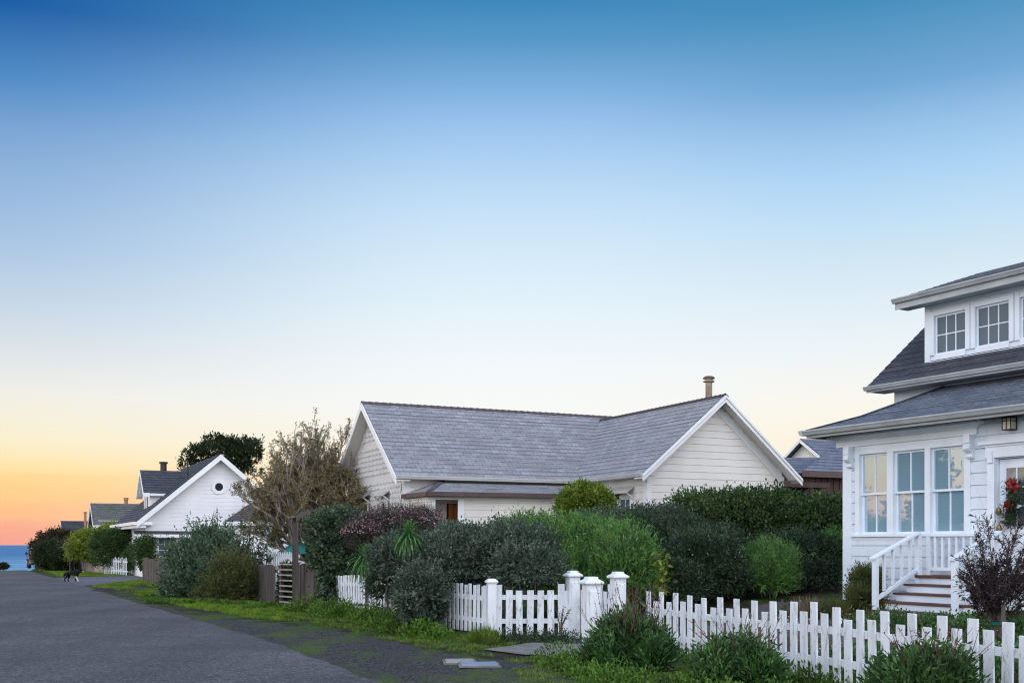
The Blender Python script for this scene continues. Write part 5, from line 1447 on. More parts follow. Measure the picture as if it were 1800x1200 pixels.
shrub('rosemary_shrub', 'small upright green rosemary among the dark shrubs by the path', 'shrub',
      [(1352, 998, 23.0, 48, 40, 0.8), (1355, 1018, 22.8, 44, 24, 0.6)], 'lf_rose', 9000, 0.075, 0.012, 0.12, 0.9, stems=5, shoots=420, shoot_len=0.28)
shrub('rosemary_shrub', 'dim green rosemary clump against the corner board of the white house', 'shrub',
      [(1462, 968, 24.4, 24, 28, 0.5)], 'lf_rose', 4000, 0.075, 0.012, 0.12, 0.9, stems=4, shoots=160, shoot_len=0.25)
shrub('hedge', 'low grey green hedge under the porch and window of the cream house', 'hedge',
      [(950, 946, 27.2, 110, 24, 0.9), (1085, 925, 27.6, 85, 24, 0.9), (850, 956, 26.6, 60, 22, 0.8), (1160, 920, 27.9, 60, 28, 0.9)],
      'lf_grey', 17000, 0.066, 0.036, 0.14, 0.3, stems=8, shoots=420, shoot_len=0.26)
shrub('ivy_mass', 'thick ivy mass climbing over the arbor and the end of the white fence', 'ivy',
      [(597, 962, 27.6, 50, 58, 0.9), (574, 948, 27.9, 24, 42, 0.6), (606, 926, 28.6, 48, 22, 0.9), (584, 1032, 26.9, 20, 32, 0.4), (620, 985, 27.2, 36, 45, 0.7)],
      'lf_ivy', 22000, 0.085, 0.070, 0.16, -0.25, stems=10, shoots=200, shoot_len=0.25)
def flower_dots(mat, t, blobs, n, size, lo=0.1, base=None):
    bw = [blob_world(b) for b in blobs]; V = []
    o = np.array(t.location)
    for c, r in bw:
        d = rand_dirs(n // len(bw)); d[:, 2] = np.abs(d[:, 2]) * 0.9 + lo; d[:, 1] = np.where(rng.random(len(d)) < 0.75, -np.abs(d[:, 1]), d[:, 1]); d = unit(d)
        p = c + d * r * rng.uniform(0.92, 1.12, (len(d), 1))
        for k in range(3):
            V.append(leaves(p - o, unit(d + 1.1 * rng.normal(size=d.shape)), size * rng.uniform(0.7, 1.3, len(p)), size * 0.8))
    V = np.concatenate(V); np_mesh('blossom', V, quads(V), M[mat], t)
pb = [(690, 930, 27.2, 76, 36, 0.9), (735, 918, 27.8, 45, 26, 0.7), (640, 945, 26.8, 40, 30, 0.7)]
t = shrub('flowering_shrub', 'purple grey shrub sprinkled with pale pink flowers above the spiky plants', 'shrub', pb, 'lf_pinkbush', 26000, 0.034, 0.014, 0.10, 0.5, stems=8, shoots=700, shoot_len=0.30)
flower_dots('petal_pink', t, pb, 900, 0.028, 0.25)
db = [(1425, 980, 24.6, 62, 42, 1.0), (1270, 1010, 23.2, 46, 40, 0.8)]
t = shrub('garden_shrub', 'rounded dark shrub with white flower dots just right of the rosemary mound', 'shrub', [(1230, 1000, 22.9, 74, 62, 1.0), (1195, 1030, 22.2, 50, 40, 0.8)], 'lf_dark', 19000, 0.056, 0.032, 0.13, 0.15, stems=6, shoots=200, shoot_len=0.16)
flower_dots('petal_white', t, [(1230, 1000, 22.9, 74, 62, 1.0)], 45, 0.022)
shrub('garden_shrub', 'round yellow green bush standing against the cream porch', 'shrub',
      [(1028, 884, 29.6, 44, 30, 0.7), (1005, 895, 29.4, 24, 22, 0.5), (1055, 893, 29.4, 24, 24, 0.5)], 'lf_yellow', 11000, 0.075, 0.048, 0.12, 0.1, stems=5, shoots=110, shoot_len=0.20)

def rosette(name, label, px, py, Y, R, n=120, mat='lf_echium'):
    x, y, z = W(px, py, Y); zg = gz(x, y)
    t = thing(name, label, 'plant', (x, y, zg), 0.0)
    V = []; F = []
    hz = z - zg
    for k in range(n):
        a = k * 2.39996; f = k / n
        elv = math.radians(86 - 95 * f); L_ = R * (0.55 + 0.55 * min(1, f * 1.6)) * random.uniform(0.85, 1.1); w = 0.040 * (0.6 + 0.6 * f)
        d = np.array([math.cos(a) * math.cos(elv), math.sin(a) * math.cos(elv), math.sin(elv)])
        hd = np.array([math.cos(a), math.sin(a), 0]); s = np.array([-math.sin(a), math.cos(a), 0])
        p = np.array([0, 0, hz - 0.12 * f]) + hd * 0.03; b0 = len(V); seg = 6; dd = d.copy()
        for j in range(seg + 1):
            u = j / seg; ww = w * (0.5 + 1.0 * u) * (1 - u ** 3)
            V.append(p - s * ww / 2); V.append(p + np.array([0, 0, -0.15 * ww])); V.append(p + s * ww / 2)
            dd = unit(dd + np.array([0, 0, -0.42 * (0.25 + f)])); p = p + dd * L_ / seg
        for j in range(seg):
            q = b0 + j * 3
            F.append((q, q + 1, q + 4, q + 3)); F.append((q + 1, q + 2, q + 5, q + 4))
    np_mesh('foliage', np.array(V), np.array(F), M[mat], t, smooth=True)
    b = MB(); b.tube([(0, 0, -0.05), (0.02, 0, hz * 0.5), (0, 0, hz - 0.02)], [0.035, 0.03, 0.025], 7); b.build('stem', M['twig'], t)
rosette('spiky_plant', 'spiky bright green rosette plant poking over the white fence beside the ivy', 643, 978, 23.9, 0.55)
rosette('spiky_plant', 'spiky green rosette plant higher up, in front of the pink flowering shrub', 718, 936, 21.0, 0.46)
def leafy_stem(name, label, px, py0, py1, Y, n, L_, w, mat, cat='plant', spread=0.12, stems=3, droop=0.4):
    x, y, z0 = W(px, py0, Y); zg = gz(x, y); z1 = W(px, py1, Y)[2]
    t = thing(name, label, cat, (x, y, zg), 0.0)
    b = MB(); P = []
    for k in range(stems):
        e = Vector((random.uniform(-spread, spread), random.uniform(-spread, spread), (z1 - zg) * random.uniform(0.8, 1.0)))
        mid = Vector((e.x * 0.2, e.y * 0.2, e.z * 0.5))
        b.tube([(0, 0, -0.05), mid, e], [0.012, 0.009, 0.004], 5)
        for j in range(n // stems):
            u = 0.35 + 0.65 * random.random(); P.append(np.array(mid.lerp(e, (u - 0.35) / 0.65)) + rng.normal(size=3) * 0.02)
    P = np.array(P); d = rand_dirs(len(P)); d[:, 2] = d[:, 2] * 0.5 - droop + 0.2; d = unit(d)
    V = leaves(P, d, L_ * rng.uniform(0.7, 1.2, len(P)), w); np_mesh('foliage', V, quads(V), M[mat], t)
    b.build('stem', M['stemred'], t)
leafy_stem('leafy_plant', 'tall plant with drooping yellowing leaves between the rosemary and the dark shrub', 1165, 1050, 948, 20.0, 110, 0.16, 0.055, 'lf_yellow', droop=0.55, spread=0.14)
shrub('creeper', 'dark creeper spilling over the white pickets below the spiky plant', 'creeper', [(668, 1030, 23.0, 26, 24, 0.22), (690, 1010, 23.2, 22, 16, 0.2)], 'lf_dark', 2600, 0.05, 0.036, 0.10, 0, stems=4, inner=0.05)

# --- along the verge, in front of the fences
gb = [(348, 1006, 34.0, 46, 44, 1.1), (328, 1036, 33.0, 34, 30, 0.8), (412, 1008, 33.6, 32, 36, 0.8), (385, 968, 34.6, 30, 28, 0.7), (392, 1026, 32.6, 42, 34, 0.8), (360, 950, 34.8, 18, 18, 0.5)]
shrub('wild_shrub', 'big loose grey green shrub on the verge in front of the brown board fence', 'shrub', gb, 'lf_wild', 19000, 0.110, 0.056, 0.22, 0.35, rag=0.24, stems=26, shoots=420, shoot_len=0.75, inner=0.08)
shrub('wild_shrub', 'olive brown twiggy bush in front of the big grey green shrub', 'shrub', [(412, 1025, 31.6, 40, 40, 0.6), (395, 1045, 31.3, 48, 22, 0.5)], 'lf_olive', 5500, 0.075, 0.030, 0.15, 0.6, rag=0.24, stems=34, shoots=420, shoot_len=0.5, inner=0.05)
def thin_shrub():
    x, y, _ = W(440, 1045, 33.2); zg = gz(x, y); base = np.array([x, y, zg])
    t = thing('thin_shrub', 'thin see-through shrub of upright leafy stems beside the big grey green shrub', 'shrub', tuple(base)); segs = []; P = []; D = []
    for px, py in ((405, 930), (418, 945), (428, 922), (440, 938), (452, 928), (462, 945), (474, 935), (486, 950), (436, 955), (455, 965), (470, 962), (395, 945), (372, 925), (350, 938), (480, 930)):
        s0 = base + rng.normal(size=3) * [0.25, 0.15, 0]; e = np.array(W(px, py, 33.3 + rng.uniform(-0.4, 0.4))); m = (s0 + e) / 2 + rng.normal(size=3) * 0.12
        segs.append(([s0, m, e], [0.016, 0.012, 0.005], 5))
        for k in range(5):
            u = rng.uniform(0.2, 0.95); q = m + (e - m) * u; d = unit(unit(e - m) + rng.normal(size=3) * 0.7); f = q + d * rng.uniform(0.15, 0.4)
            segs.append(([q, (q + f) / 2, f], [0.006, 0.005, 0.003], 3)); k2 = 12; uu = rng.random((k2, 1)); P.append(q + (f - q) * uu + rng.normal(size=(k2, 3)) * 0.03); D.append(rand_dirs(k2))
    P, D = np.concatenate(P), np.concatenate(D); V = leaves(P - base, unit(D + [0, 0, 0.3]), rng.uniform(0.07, 0.13, len(P)), 0.055)
    np_mesh('foliage', V, quads(V), M['lf_ivy'], t); tube_tree(segs, 'branches', M['twig'], t, base)
def salvia(label, blobs, seed, spikes, hgt, flower='petal_red'):
    t = shrub('salvia_bush', label, 'bush', blobs, 'lf_salvia', 8500, 0.095, 0.026, 0.12, 0.4, rag=0.14, stems=26, stem_mat='stemred', shoots=150, shoot_len=0.26, inner=0.10, innerscale=1.8, group='salvia bushes before the front fence')
    o = np.array(t.location); b = MB(); V = []
    c, r = blob_world(blobs[0])
    for k in range(spikes):
        a = rng.random() * 6.283; rr = rng.random() ** 0.5
        p0 = c + np.array([math.cos(a) * r[0] * rr * 0.9, math.sin(a) * r[1] * rr * 0.9, r[2] * 0.5])
        e = p0 + np.array([math.cos(a) * 0.22 + rng.normal() * 0.12, math.sin(a) * 0.22 + rng.normal() * 0.12, hgt * rng.uniform(0.6, 1.5)])
        m = (p0 + e) / 2 + rng.normal(size=3) * 0.03
        b.tube([p0 - o, m - o, e - o], [0.0045, 0.0035, 0.002], 4)
        n = rng.integers(1, 8)
        u = rng.random((n, 1)) ** 0.7; q = m + (e - m) * u
        V.append(leaves(q - o, unit(rand_dirs(n) + np.array([0, 0, 0.3])), 0.026, 0.014))
    b.build('flower_stems', M['stemred'], t); V = np.concatenate(V); np_mesh('blossom', V, quads(V), M[flower], t)
salvia('salvia bush with thin purple red flower stems in front of the nearest gate post', [(1105, 1145.95, 14.2, 55.4, 52.1, 0.42), (1065, 1168.84, 14, 33.6, 33.6, 0.34), (1150, 1174.42, 13.8, 31.9, 38.6, 0.34)], 1, 60, 0.50)
salvia('salvia bush growing before the middle of the white front fence', [(1298, 1174.55, 12.3, 48.8, 31.1, 0.33), (1330, 1194.24, 12.1, 29.6, 29.6, 0.3), (1255, 1191.24, 12.2, 22.2, 29.6, 0.3)], 2, 34, 0.36)
salvia('salvia bush at the bottom right corner before the front fence', [(1640, 1202.92, 10, 51.8, 30.8, 0.28), (1585, 1210.4, 10.1, 28, 21, 0.24)], 3, 26, 0.40)
leafy_stem('leafy_plant', 'thin dark sprig rising before the pickets beside the far gate post', 985, 1130, 1062, 18.4, 150, 0.05, 0.012, 'lf_dark', spread=0.22, stems=5, droop=-0.2)
shrub('grass_clump', 'bright green grassy clump with white daisies at the foot of the capped fence post', 'plant', [(848, 1134, 17.9, 24, 13, 0.25)], 'lf_grass', 3000, 0.13, 0.010, 0.10, 0.8, stems=0, shoots=0, inner=0.05, innerscale=1.2)
# beyond the side lane
shrub('clipped_hedge', 'clipped boxy dark hedge at the corner of the side lane', 'hedge', [(220, 968, 60.0, 52, 34, 1.4), (250, 985, 58.5, 22, 24, 1.0), (256, 976, 53.4, 13, 30, 0.5)], 'lf_hedge', 26000, 0.10, 0.06, 0.22, 0.1, power=5, rag=0.03, stems=4, inner=0.2)
shrub('garden_shrub', 'lime green shrub leaning over the bleached board fence', 'shrub', [(150, 962, 64.0, 28, 25, 1.1), (132, 970, 65.5, 13, 16, 0.6), (165, 950, 65, 20, 14, 0.8)], 'lf_lime', 12000, 0.10, 0.06, 0.24, 0.2, stems=5, inner=0.15)
shrub('garden_shrub', 'bright green mound of foliage above the clipped hedge', 'shrub', [(212, 934, 66, 32, 11, 1.2), (190, 938, 66, 22, 8, 0.9)], 'lf_lime', 9000, 0.11, 0.07, 0.24, 0.2, stems=4)
shrub('garden_shrub', 'dark evergreen bush hiding the parked car at the end of the road', 'shrub', [(95, 978, 68, 34, 24, 1.4), (92, 988, 67.5, 22, 13, 1.0), (112, 985, 67, 22, 20, 1.0)], 'lf_pine', 15000, 0.11, 0.06, 0.25, 0.2, stems=5, shoots=60, shoot_len=0.4)

def tube_tree(segs, name, mat, parent, base):
    b = MB()
    for p in segs: b.tube([np.array(q) - base for q in p[0]], p[1], p[2] if len(p) > 2 else 6, cap=False)
    return b.build(name, mat, parent, smooth=True)
def grow(p, d, ln, r, depth, segs, tips, spread=0.55, up=0.15, shrink=0.72, kids=(2, 3), wig=0.12, mind=0):
    d = unit(np.array(d, float)); p = np.array(p, float)
    m = p + d * ln * 0.5 + rng.normal(size=3) * ln * wig * 0.5
    e = p + d * ln + rng.normal(size=3) * ln * wig
    segs.append(([p, m, e], [r, r * 0.86, r * 0.7], 7 if r > 0.05 else (5 if r > 0.012 else 3)))
    if depth <= mind: tips.append((m, e, depth))
    if depth == 0: return
    for k in range(rng.integers(kids[0], kids[1] + 1)):
        s = p + (e - p) * (1.0 if k == 0 else rng.uniform(0.35, 1.0)) if k else e
        nd = unit((e - p) / ln + rng.normal(size=3) * spread + np.array([0, 0, up]))
        grow(s, nd, ln * shrink * rng.uniform(0.75, 1.15), r * (0.68 if k else 0.74), depth - 1, segs, tips, spread, up, shrink, kids, wig, mind)
def bare_tree():
    global rng
    keep_rng = rng; rng = np.random.default_rng(TREE_SEED)
    bx, by, _ = W(552, 1000, 36.0); zg = gz(bx, by)
    t = thing('sparse_tree', 'spreading half bare tree with pale twisted branches beside the cream house', 'tree', (bx, by, zg))
    base = np.array([bx, by, zg]); segs, tips = [], []
    p0 = base + np.array([0, 0, -0.1]); p1 = base + np.array([0.06, 0, 0.85])
    segs.append(([p0, (p0 + p1) / 2 + [0.05, 0, 0], p1], [0.20, 0.16, 0.14], 9))
    dirs = [(-0.9, 0.1, 0.62), (-0.75, -0.35, 0.75), (-0.6, 0.5, 1.0), (-0.45, -0.2, 1.25), (-0.1, 0.1, 1.3), (0.3, -0.25, 1.25), (0.6, 0.3, 1.0), (0.9, -0.3, 0.8), (0.1, 0.7, 0.9), (-0.2, -0.7, 0.9), (1.0, 0.1, 0.65), (-0.8, 0.2, 1.1), (-0.55, 0.0, 1.4), (0.05, 0.0, 1.1), (0.45, 0.1, 1.35), (-0.3, 0.3, 1.3), (0.75, -0.1, 1.1), (-1.0, 0.1, 0.95), (0.2, -0.4, 1.4), (-1.0, 0.2, 0.42), (0.9, -0.2, 0.45), (-0.7, -0.6, 0.5), (0.6, -0.6, 0.6), (-0.15, -0.3, 1.5), (0.3, 0.3, 1.5)]
    for d in dirs:
        d = np.array(d); ln = 0.98 + 0.78 * max(0.0, d[2] / np.linalg.norm(d) - 0.4)
        grow(p1 + rng.normal(size=3) * 0.05, d, ln * rng.uniform(0.9, 1.1), 0.062, 6, segs, tips, 0.36, 0.22, 0.74, (2, 3), 0.09, 2)
    P, D = [], []
    for m, e, dp in tips:
        k = rng.integers(4, 10)
        u = rng.random((k, 1)); P.append(m + (e - m) * u + rng.normal(size=(k, 3)) * 0.03); D.append(rand_dirs(k))
    P, D = np.concatenate(P), np.concatenate(D)
    V = leaves(P - base, unit(D + [0, 0, 0.2]), rng.uniform(0.045, 0.09, len(P)), 0.036)
    np_mesh('crown', V, quads(V), M['lf_tree'], t)
    tube_tree(segs, 'trunk', M['bark'], t, base)
    rng = keep_rng
TREE_SEED = 4
bare_tree()
thin_shrub()
def pine(name, label, px, Y, py_top, py_low, clumps, mat='lf_pine', L_=0.22, n=14000, trunk=(0.35, 0.2)):
    bx, by, _ = W(px, HY, Y); zg = gz(bx, by)
    t = thing(name, label, 'tree', (bx, by, zg)); base = np.array([bx, by, zg]); segs = []; V = []
    tot = sum(c[2] * c[3] for c in clumps)
    top = max(W(c[0], c[1], Y)[2] for c in clumps)
    segs.append(([base + [0, 0, -0.2], base + [0.15, 0, (top - zg) * 0.5], base + [0, 0, (top - zg) * 0.85]], [trunk[0], trunk[1], 0.06], 8))
    for (cx, cy, rx, rz) in clumps:
        c = np.array(W(cx, cy, Y + rng.uniform(-1.0, 1.0))); r = np.array([rx, (rx + rz) * 0.5, rz]) * Y / FPX
        p, o, q, qo = sample_blob(c, r, int(n * rx * rz / tot), max(5, int(5 * r[0] * r[2] / 0.16)), 0.22, inner=0.10, rag=0.22)
        V.append(leaves(p - base, unit(o + [0, 0, 0.3]), L_ * rng.uniform(0.6, 1.2, len(p)), L_ * 0.45)); V.append(leaves(q - base, qo, L_ * 1.7, L_ * 0.9))
        s = base + np.array([0.05, 0, (c[2] - zg) * 0.62]); segs.append(([s, (s + c) / 2 + rng.normal(size=3) * 0.2, c], [0.12, 0.08, 0.03], 6))
    V = np.concatenate(V); np_mesh('crown', V, quads(V), M[mat], t); tube_tree(segs, 'trunk', M['bark_dark'], t, base)
    return t
pine('pine_tree', 'dark rounded pine tree rising behind the octagonal window cottage', 395, 74, 765, 850,
     [(330, 805, 14, 9), (347, 792, 13, 10), (365, 783, 12, 11), (385, 780, 20, 13), (408, 784, 22, 15), (432, 785, 18, 14), (345, 815, 12, 8), (360, 805, 18, 12), (400, 800, 30, 16), (440, 800, 22, 16), (322, 822, 6, 5), (425, 820, 24, 14), (452, 778, 8, 7)], n=9000, L_=0.19)
pine('spreading_tree', 'low dark spreading tree at the end of the road beside the sea', 105, 72, 927, 985,
     [(75, 952, 16, 9), (95, 943, 24, 10), (120, 943, 20, 10), (62, 962, 10, 6), (105, 955, 30, 9), (135, 948, 14, 10), (80, 962, 16, 6)], mat='lf_spread', L_=0.16, n=9000, trunk=(0.16, 0.1))
def small_tree():
    bx, by, _ = W(123, 1003, 63.0); zg = gz(bx, by); base = np.array([bx, by, zg])
    t = thing('bare_sapling', 'slim pale bare sapling at the street side of the lime green shrub', 'tree', tuple(base)); segs, tips = [], []
    segs.append(([base, base + [0.0, 0, 0.8], base + [-0.10, 0, 1.35]], [0.034, 0.03, 0.024], 6))
    for d in ((-0.9, 0, 0.6), (-0.5, 0.3, 1), (0.2, 0, 1), (-1, -0.3, 0.3)): grow(base + [-0.10, 0, 1.3], d, 0.4, 0.016, 2, segs, tips)
    tube_tree(segs, 'trunk', M['twig'], t, base)
small_tree()

# --- plants in the yard of the white house
def purple_shrub():
    bx, by, _ = W(1752, 1120, 14.6); zg = gz(bx, by); base = np.array([bx, by, zg])
    t = thing('bronze_shrub', 'bronze purple young shrub tied to a wooden stake in front of the porch steps', 'shrub', tuple(base))
    segs, tips = [], []
    segs.append(([base, base + [-0.02, 0, 0.3], base + [-0.02, 0, 0.62]], [0.028, 0.025, 0.022], 7))
    for px, py, Y in ((1735, 905, 14.9), (1722, 930, 14.5), (1790, 925, 14.6), (1775, 950, 15.0), (1815, 930, 14.8), (1700, 975, 14.4), (1690, 1015, 14.2), (1712, 1035, 14.3), (1760, 985, 14.2), (1800, 990, 14.1), (1830, 1000, 14.5), (1745, 1000, 15.2), (1780, 1030, 14.3), (1725, 975, 14.9), (1705, 1005, 14.9), (1765, 1040, 14.0), (1810, 1040, 14.4), (1740, 1035, 14.9), (1845, 960, 14.6)):
        e = np.array(W(px, py, Y)); s = base + np.array([-0.02, 0, rng.uniform(0.30, 0.62)])
        m = (s + e) / 2 + rng.normal(size=3) * 0.05 + [0, 0, -0.03]
        segs.append(([s, m, e], [0.012, 0.008, 0.003], 5))
        for k in range(30):
            u = rng.uniform(0.25, 0.98); q = m + (e - m) * (u - 0.5) * 2 if u > 0.5 else s + (m - s) * u * 2
            d = unit((e - s) / np.linalg.norm(e - s) + rng.normal(size=3) * 0.55 + [0, 0, 0.2]); ln = rng.uniform(0.08, 0.26)
            f = q + d * ln; segs.append(([q, (q + f) / 2, f], [0.003, 0.0025, 0.0015], 3)); tips.append((q, f))
    P, D = [], []
    for q, f in tips:
        k = 14; u = rng.random((k, 1)); P.append(q + (f - q) * u); D.append(unit(unit(f - q) + rng.normal(size=(k, 3)) * 0.6))
    for bl, nn in (((1778, 1038, 14.7, 46, 38, 0.35), 1300), ((1722, 1030, 14.5, 30, 34, 0.25), 450), ((1835, 1030, 14.7, 30, 45, 0.3), 600)):
        c, r = blob_world(bl); p_, o_, q_, qo_ = sample_blob(c, r, nn, 40, 0.10, rag=0.15); P += [p_, q_]; D += [o_, qo_]
    P, D = np.concatenate(P), np.concatenate(D)
    V = leaves(P - base, D, rng.uniform(0.045, 0.085, len(P)), 0.014); np_mesh('foliage', V, quads(V), M['lf_purple'], t)
    tube_tree(segs, 'branches', M['stemred'], t, base)
    sx_, sy_, _ = W(1762, 1110, 14.4); sz_ = gz(sx_, sy_)
    s = thing('plant_stake', 'square wooden stake with green tie beside the bronze purple shrub', 'stake', (sx_, sy_, sz_))
    b = MB(); b.box(-0.032, 0.032, -0.032, 0.032, -0.1, 0.62); b.build('post', M['greywood'], s, 0.004)
    b = MB(); b.tube([(-0.12, 0.04, 0.36), (-0.04, -0.04, 0.37), (0.04, -0.04, 0.36), (0.05, 0.04, 0.37), (-0.1, 0.10, 0.38)], 0.012, 6); b.tube([(0.03, -0.045, 0.37), (0.10, -0.06, 0.35)], 0.010, 5)
    b.build('tie', pmat('green_plastic_tie', (0.01, 0.16, 0.12), (0.01, 0.12, 0.09), 9, 0.4), s)
purple_shrub()
shrub('garden_shrub', 'upright yellow green bush beside the newel post of the porch steps', 'shrub', [(1522, 1034, 20.0, 27, 34, 0.4), (1518, 1056, 19.6, 28, 22, 0.35)], 'lf_olive', 9000, 0.055, 0.012, 0.10, 0.8, stems=6, shoots=240, shoot_len=0.18)
def grass_tuft(name, label, px, py, Y, R, H, n, mat):
    x, y, _ = W(px, py, Y); zg = gz(x, y); t = thing(name, label, 'grass', (x, y, zg))
    a = rng.random(n) * 6.283; rr = rng.random(n) ** 0.5 * R * 0.4
    p = np.stack([rr * np.cos(a), rr * np.sin(a), np.zeros(n)], 1)
    d = unit(np.stack([np.cos(a) * rng.uniform(0.05, 0.7, n), np.sin(a) * rng.uniform(0.05, 0.7, n), np.ones(n)], 1))
    V = leaves(p, d, H * rng.uniform(0.5, 1.1, n), 0.010, 0.05); np_mesh('blades', V, quads(V), M[mat], t)
    return t
grass_tuft('ornamental_grass', 'dry brownish ornamental grass near the corner of the white house', 1425, 1040, 19.6, 0.5, 0.46, 420, 'lf_dry')
grass_tuft('ornamental_grass', 'pale green feathery grass clump leaning against the corner board', 1468, 1040, 19.4, 0.5, 0.42, 420, 'lf_olive')
grass_tuft('ornamental_grass', 'grey straw coloured grass behind the front fence under the dark shrub', 1300, 1055, 18.3, 0.8, 0.32, 500, 'lf_dry')
def garden_light(label, px, py, Y):
    x, y, _ = W(px, py, Y); zg = gz(x, y); t = thing('garden_light', label, 'light', (x, y, zg), 0, 'small stake lights by the path')
    b = MB(); b.lathe([(0.006, -0.05), (0.006, 0.18)], (0, 0, 0), 6); b.build('stake', M['metal_dark'], t)
    b = MB(); b.lathe([(0.018, 0.18), (0.022, 0.25), (0.03, 0.255), (0.005, 0.275)], (0, 0, 0), 8); b.build('lamp_head', M['trim'], t)
garden_light('slim white stake light beside the path, by the straw coloured grass', 1342, 1052, 18.4)
garden_light('slim white stake light in the flower bed near the green bush and steps', 1478, 1070, 17.4)

def wreath():
    p = wworld(3.77, 2.44, -0.05)
    t = thing('door_wreath', 'green door swag with two red poinsettia flowers on the front door', 'wreath', tuple(p), RANG)
    n = 1500
    tt = rng.random(n); cz = 0.30 - 0.72 * tt; cx = 0.04 * np.sin(tt * 5)
    p_ = np.stack([cx + rng.normal(size=n) * 0.075, -0.04 - np.abs(rng.normal(size=n)) * 0.035, cz + rng.normal(size=n) * 0.03], 1)
    d = unit(np.stack([rng.normal(size=n) * 0.8, -np.abs(rng.normal(size=n)) * 0.5, -0.35 + rng.normal(size=n) * 0.7], 1))
    V = leaves(p_, d, rng.uniform(0.05, 0.11, n), 0.016); np_mesh('greenery', V, quads(V), M['lf_dark'], t)
    red = pmat('poinsettia_red', (0.36, 0.008, 0.012), (0.20, 0.004, 0.008), 14, 0.55)
    for (fx, fz, R) in ((0.03, 0.22, 0.17), (-0.05, -0.10, 0.12)):
        V = []
        for ring, (m, rr, tilt) in enumerate(((7, R, 0.15), (6, R * 0.68, 0.5), (5, R * 0.4, 0.9))):
            for k in range(m):
                a = 2 * math.pi * (k + 0.5 * ring) / m + random.uniform(-.1, .1)
                dd = unit(np.array([math.cos(a), -tilt, math.sin(a)])); V.append(leaves(np.array([[fx, -0.11, fz]]), dd[None], rr, rr * 0.55, 0.05))
        V = np.concatenate(V); np_mesh('poinsettia', V, quads(V), red, t)
    sil = pmat('silver_ribbon', (0.45, 0.52, 0.62), (0.3, 0.36, 0.45), 9, 0.3)
    V = leaves(np.array([[-0.05, -0.09, 0.12], [0.07, -0.09, -0.16], [-0.08, -0.08, 0.02]]), unit(np.array([[-0.7, -0.2, -0.3], [0.8, -0.2, 0.2], [-0.6, -0.2, -0.4]])), 0.16, 0.07); np_mesh('ribbon', V, quads(V), sil, t)
    gold = pmat('tarnished_gold', (0.30, 0.19, 0.07), (0.18, 0.11, 0.04), 9, 0.35, metal=0.6)
    for (bx, bz) in ((-0.28, -0.20), (-0.27, -0.50), (-0.25, -0.66)):
        b = MB(); b.lathe([(0.008, 0.07), (0.03, 0.05), (0.05, 0.0), (0.045, -0.045), (0.02, -0.06)], (bx, -0.06, bz), 10); b.tube([(bx, -0.06, bz + 0.07), (bx + 0.05, -0.07, bz + 0.16), (bx + 0.12, -0.07, bz + 0.2)], 0.004, 4); b.build('bell', gold, t)
wreath()

